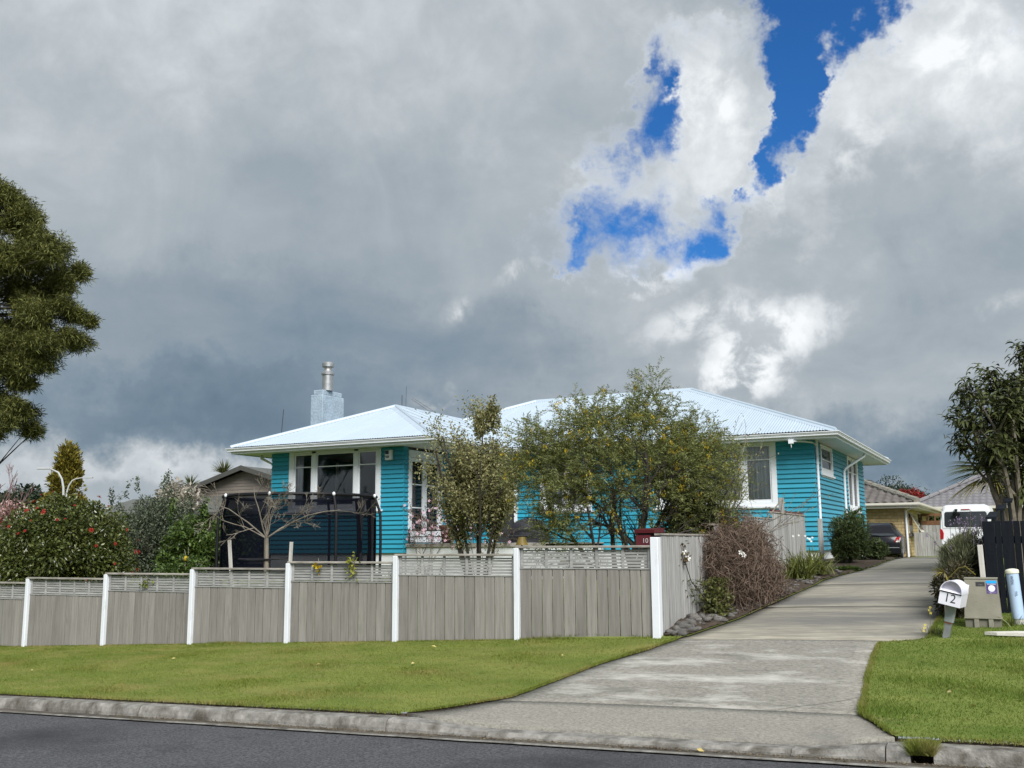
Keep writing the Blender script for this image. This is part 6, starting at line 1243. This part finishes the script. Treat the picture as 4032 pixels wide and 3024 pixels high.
# far row that closes the horizon at the left, and trees beyond the right-hand roofs
for (u, d, w, h, m, nm, lb) in ((.16, 70, 4.5, 2.4, OLV, 'hedge_tree', 'far grey green tree beyond the feijoa shrub'), (.03, 75, 7., 2.0, DGR, 'hedge_tree', 'low dark tree mass beyond the magnolia'), (.175, 50, 1.6, 2.3, LM('pale_blossom', (.30, .27, .22), (.5, .46, .40)), 'blossom_tree', 'pale blossoming tree top beside the gabled roof')):
    c = DV(u, .53, d); bigtree(nm, lb, 'tree', (c.x, c.y, 1.9 + h * .35), (w, w * .6, h), 5000, 40, m, .24, .13, .3)
for (u, v, d, r_, m, lb) in ((.873, .4795, 95, (3.3, 2.5, 2.2), DGR, 'dark green tree beyond the brown tiled roof'), (.886, .4825, 80, (1.6, 1.4, 1.3), RDL, 'red leaved tree between the two tiled roofs'), (.905, .498, 58, (.9, .6, .5), CON, 'dark shrub top in front of the grey tiled roof')):
    c = DV(u, v, d); bigtree('background_tree', lb, 'tree', (c.x, c.y, c.z - .8), r_, 4600, 40, m, .22, .12, .3)
# ---------------------------------------------------------------- grass blades and litter
def blades(n, x0, x1, y0, y1, keep):
    P = np.stack([rng.uniform(x0, x1, n), rng.uniform(y0, y1, n)], -1); P = P[keep(P[:, 0], P[:, 1])]; return P
PL = blades(330000, -17.5, -3.8, 8.30, 12.10, lambda x, y: (x < dl(y) - .005) & ((y < 12.05) | (x > -4.2)))
PR_ = blades(150000, -1.6, 2.6, 8.30, 14.2, lambda x, y: (x > dr_(y) + .005) & (y < 14.2))
PO = blades(4000, -.905, -.735, 8.09, 8.34, lambda x, y: x > -5)
def grass(P, nm, hmin, hmax, zoff=0):
    n = len(P); z = G(P[:, 0], P[:, 1]) - .004 + zoff; a = rng.uniform(0, 6.28, n); h = rng.uniform(hmin, hmax, n) * hmap(P); ln = rng.uniform(.2, 1.1, n) * h; b = rng.uniform(0, 6.28, n); w = rng.uniform(.0028, .005, n)
    B = np.stack([P[:, 0], P[:, 1], z], -1); S = np.stack([np.cos(a), np.sin(a), 0 * a], -1) * w[:, None]; T = B + np.stack([np.cos(b) * ln, np.sin(b) * ln, h], -1)
    V = np.stack([B - S, B + S, T], 1).reshape(-1, 3); return np_mesh(nm, V, np.arange(3 * n).reshape(-1, 3))
def patchmat(a, b, dry, k):
    m = LM('lawn_blade', a, b, .7, .3, .2); t = m.node_tree; n, l = t.nodes, t.links; bs = n['Principled BSDF']; src = bs.inputs['Base Color'].links[0].from_socket
    g = n.new('ShaderNodeTexCoord'); mp = n.new('ShaderNodeMapping'); mp.inputs[3].default_value = (.7, 1.5, 1); l.new(g.outputs['Object'], mp.inputs[0]); q = n.new('ShaderNodeTexNoise'); q.inputs['Scale'].default_value = 1.3; q.inputs['Detail'].default_value = 8; q.inputs['Roughness'].default_value = .65; l.new(mp.outputs[0], q.inputs[0])
    mr = n.new('ShaderNodeMapRange'); mr.inputs[1].default_value = .45; mr.inputs[2].default_value = .70; l.new(q.outputs[0], mr.inputs[0]); mm = n.new('ShaderNodeMath'); mm.operation = 'MULTIPLY'; mm.inputs[1].default_value = k; l.new(mr.outputs[0], mm.inputs[0])
    mx = n.new('ShaderNodeMix'); mx.data_type = 'RGBA'; l.new(mm.outputs[0], mx.inputs[0]); l.new(src, mx.inputs[6]); mx.inputs[7].default_value = (*dry, 1)
    for lk_ in list(src.links): 
        if lk_.to_node != mx: l.new(mx.outputs[2], lk_.to_socket)
    return m
LB = patchmat((.098, .143, .018), (.222, .252, .052), (.33, .275, .105), .85); LR = patchmat((.072, .132, .015), (.175, .236, .042), (.25, .25, .075), .6)
def hmap(P): return .75 + .9 * np.clip(np.sin(P[:, 0] * 2.3 + 1.7 * np.sin(P[:, 1] * 1.9)) * np.sin(P[:, 1] * 3.1 + 1.3 * np.sin(P[:, 0] * 1.3)), 0, 1) ** 2
ye = rng.uniform(8.36, 12.0, 9000); E1 = np.stack([dl(ye) + rng.normal(-.008, .012, 9000), ye], -1); ye2 = rng.uniform(8.36, 13.8, 9000); E2 = np.stack([dr_(ye2) + rng.normal(.008, .012, 9000), ye2], -1)
xe = rng.uniform(-17.5, -4.2, 16000); E3 = np.stack([xe, rng.normal(12.05, .02, 16000)], -1); xk = np.concatenate([rng.uniform(-17.5, -5.4, 9000), rng.uniform(-.7, 2.5, 3500)]); E4 = np.stack([xk, rng.normal(8.30, .02, len(xk))], -1)
cw = np.stack([rng.uniform(-17, 2.4, 420), rng.uniform(8.5, 12, 420)], -1); cw = cw[(cw[:, 0] < dl(cw[:, 1]) - .1) | (cw[:, 0] > dr_(cw[:, 1]) + .1)]; E5 = np.repeat(cw, 16, 0) + rng.normal(0, .02, (len(cw) * 16, 2))
tag(link('grass', grass(np.concatenate([E1, E2, E3, E4, E5]), 'grass', .012, .042), LB), 'longer grass tufts along the drive, kerb and fence edges', 'grass', kind='stuff')
tag(link('grass', grass(PL, 'grass', .009, .026), LB), 'short mown green lawn grass along the front fence', 'grass', kind='stuff')
tag(link('grass', grass(PR_, 'grass', .011, .033), LR), 'short green grass of the lawn right of the drive', 'grass', kind='stuff')
tag(link('grass', grass(PO, 'grass', .03, .08, -.06), LB), 'small tuft of grass filling the gap in the kerb', 'grass', kind='stuff')
yv = np.arange(12.0, 12.02, .01)
me = leaf_mesh('fallen_leaf', np.zeros((1, 3)), np.array([[1., 0, 0]]), .07, .03, .3); LFY = M('dry_yellow_leaf', (.42, .33, .10), .7, (.55, .46, .2)); me.materials.append(LFY)
for (x, y) in ((-.92, 8.75), (-.70, 9.6), (-1.0, 10.9), (-.55, 9.2), (-6.6, 10.4), (-6.9, 11.4), (-8.8, 9.2), (-10.6, 10.6), (-7.9, 10.2), (-3.1, 7.98), (-1.35, 7.95), (-2.4, 8.0), (-6.2, 9.9), (-12.2, 9.6), (-2.6, 6.4), (-5.5, 5.9), (-4.9, 10.9)):
    z = float(G(x, y)) + .03 if y > 8.3 else float(zk(x)) - .118
    o = link('fallen_leaf', me, None, None, (x, y, z)); o.rotation_euler = (random.uniform(-.3, .3), random.uniform(-.3, .3), random.uniform(0, 6)); s = random.uniform(.6, 1.3); o.scale = (s, s, s); tag(o, 'dry yellow fallen leaf ' + ('on the lawn right of the drive' if y > 8.3 and x > -3 else 'on the lawn in front of the fence' if y > 8.3 else 'in the gutter below the crossing' if y > 7.8 else 'on the dark asphalt road'), 'leaf', 'fallen leaves')

CRK = M('crack_dirt', (.05, .047, .038), .95)
def crack(pts, w, nm):
    mb = MB(); L = []
    for i, (x, y) in enumerate(pts): L.append((x + random.uniform(-.006, .006), y + random.uniform(-.006, .006)))
    fine = []
    for (a, b) in zip(L[:-1], L[1:]):
        for k in range(6): t = k / 6; fine.append((a[0] + (b[0] - a[0]) * t + random.uniform(-.008, .008), a[1] + (b[1] - a[1]) * t + random.uniform(-.008, .008)))
    fine.append(L[-1]); vs = []
    for x, y in fine:
        t = (x - float(dl(y))) / (float(dr_(y)) - float(dl(y))); z = float(G(x, y)) - .012 + .010 * (1 - (2 * t - 1) ** 2) + .0035; vs += [(x, y - w, z), (x, y + w, z)]
    mb.add(vs, [(2 * i, 2 * i + 1, 2 * i + 3, 2 * i + 2) for i in range(len(fine) - 1)]).build(nm, CRK, drive, fix=False)
crack([(-2.02, 8.97), (-1.9, 9.08), (-1.7, 9.22), (-1.55, 9.36), (-1.42, 9.52)], .005, 'crack'); crack([(-3.0, 8.95), (-2.97, 9.05), (-2.9, 9.12)], .005, 'crack'); crack([(-3.4, 15.9), (-2.6, 15.8), (-1.9, 15.85), (-1.2, 15.75)], .006, 'crack')
ms = thing('moss_tuft', (-1.98, 8.94, .17), 'small green tuft growing in the drive joint', 'plant'); P = np.stack([rng.normal(-1.97, .05, 160), rng.normal(8.935, .008, 160), np.full(160, .165)], -1); put('leaves', leaf_mesh('leaves', P, unit(rdir(160) + np.array([0, 0, 1.2])), .025, .008), LB, ms)

n = 2600; xg = rng.uniform(-9, 2.5, n); yg = 8.085 - np.abs(rng.normal(0, .045, n)); P = np.stack([xg, yg, zk(xg) - .129 + rng.uniform(0, .004, n)], -1); D = unit(np.stack([rng.normal(size=n), rng.normal(size=n), rng.uniform(0, .3, n)], -1))
tag(link('gutter_litter', leaf_mesh('gutter_litter', P, D, rng.uniform(.008, .03, n), rng.uniform(.004, .012, n), .3), LM('litter', (.04, .03, .02), (.22, .17, .10), .9, .0)), 'brown grit and leaf bits lying in the gutter', 'litter', kind='stuff')
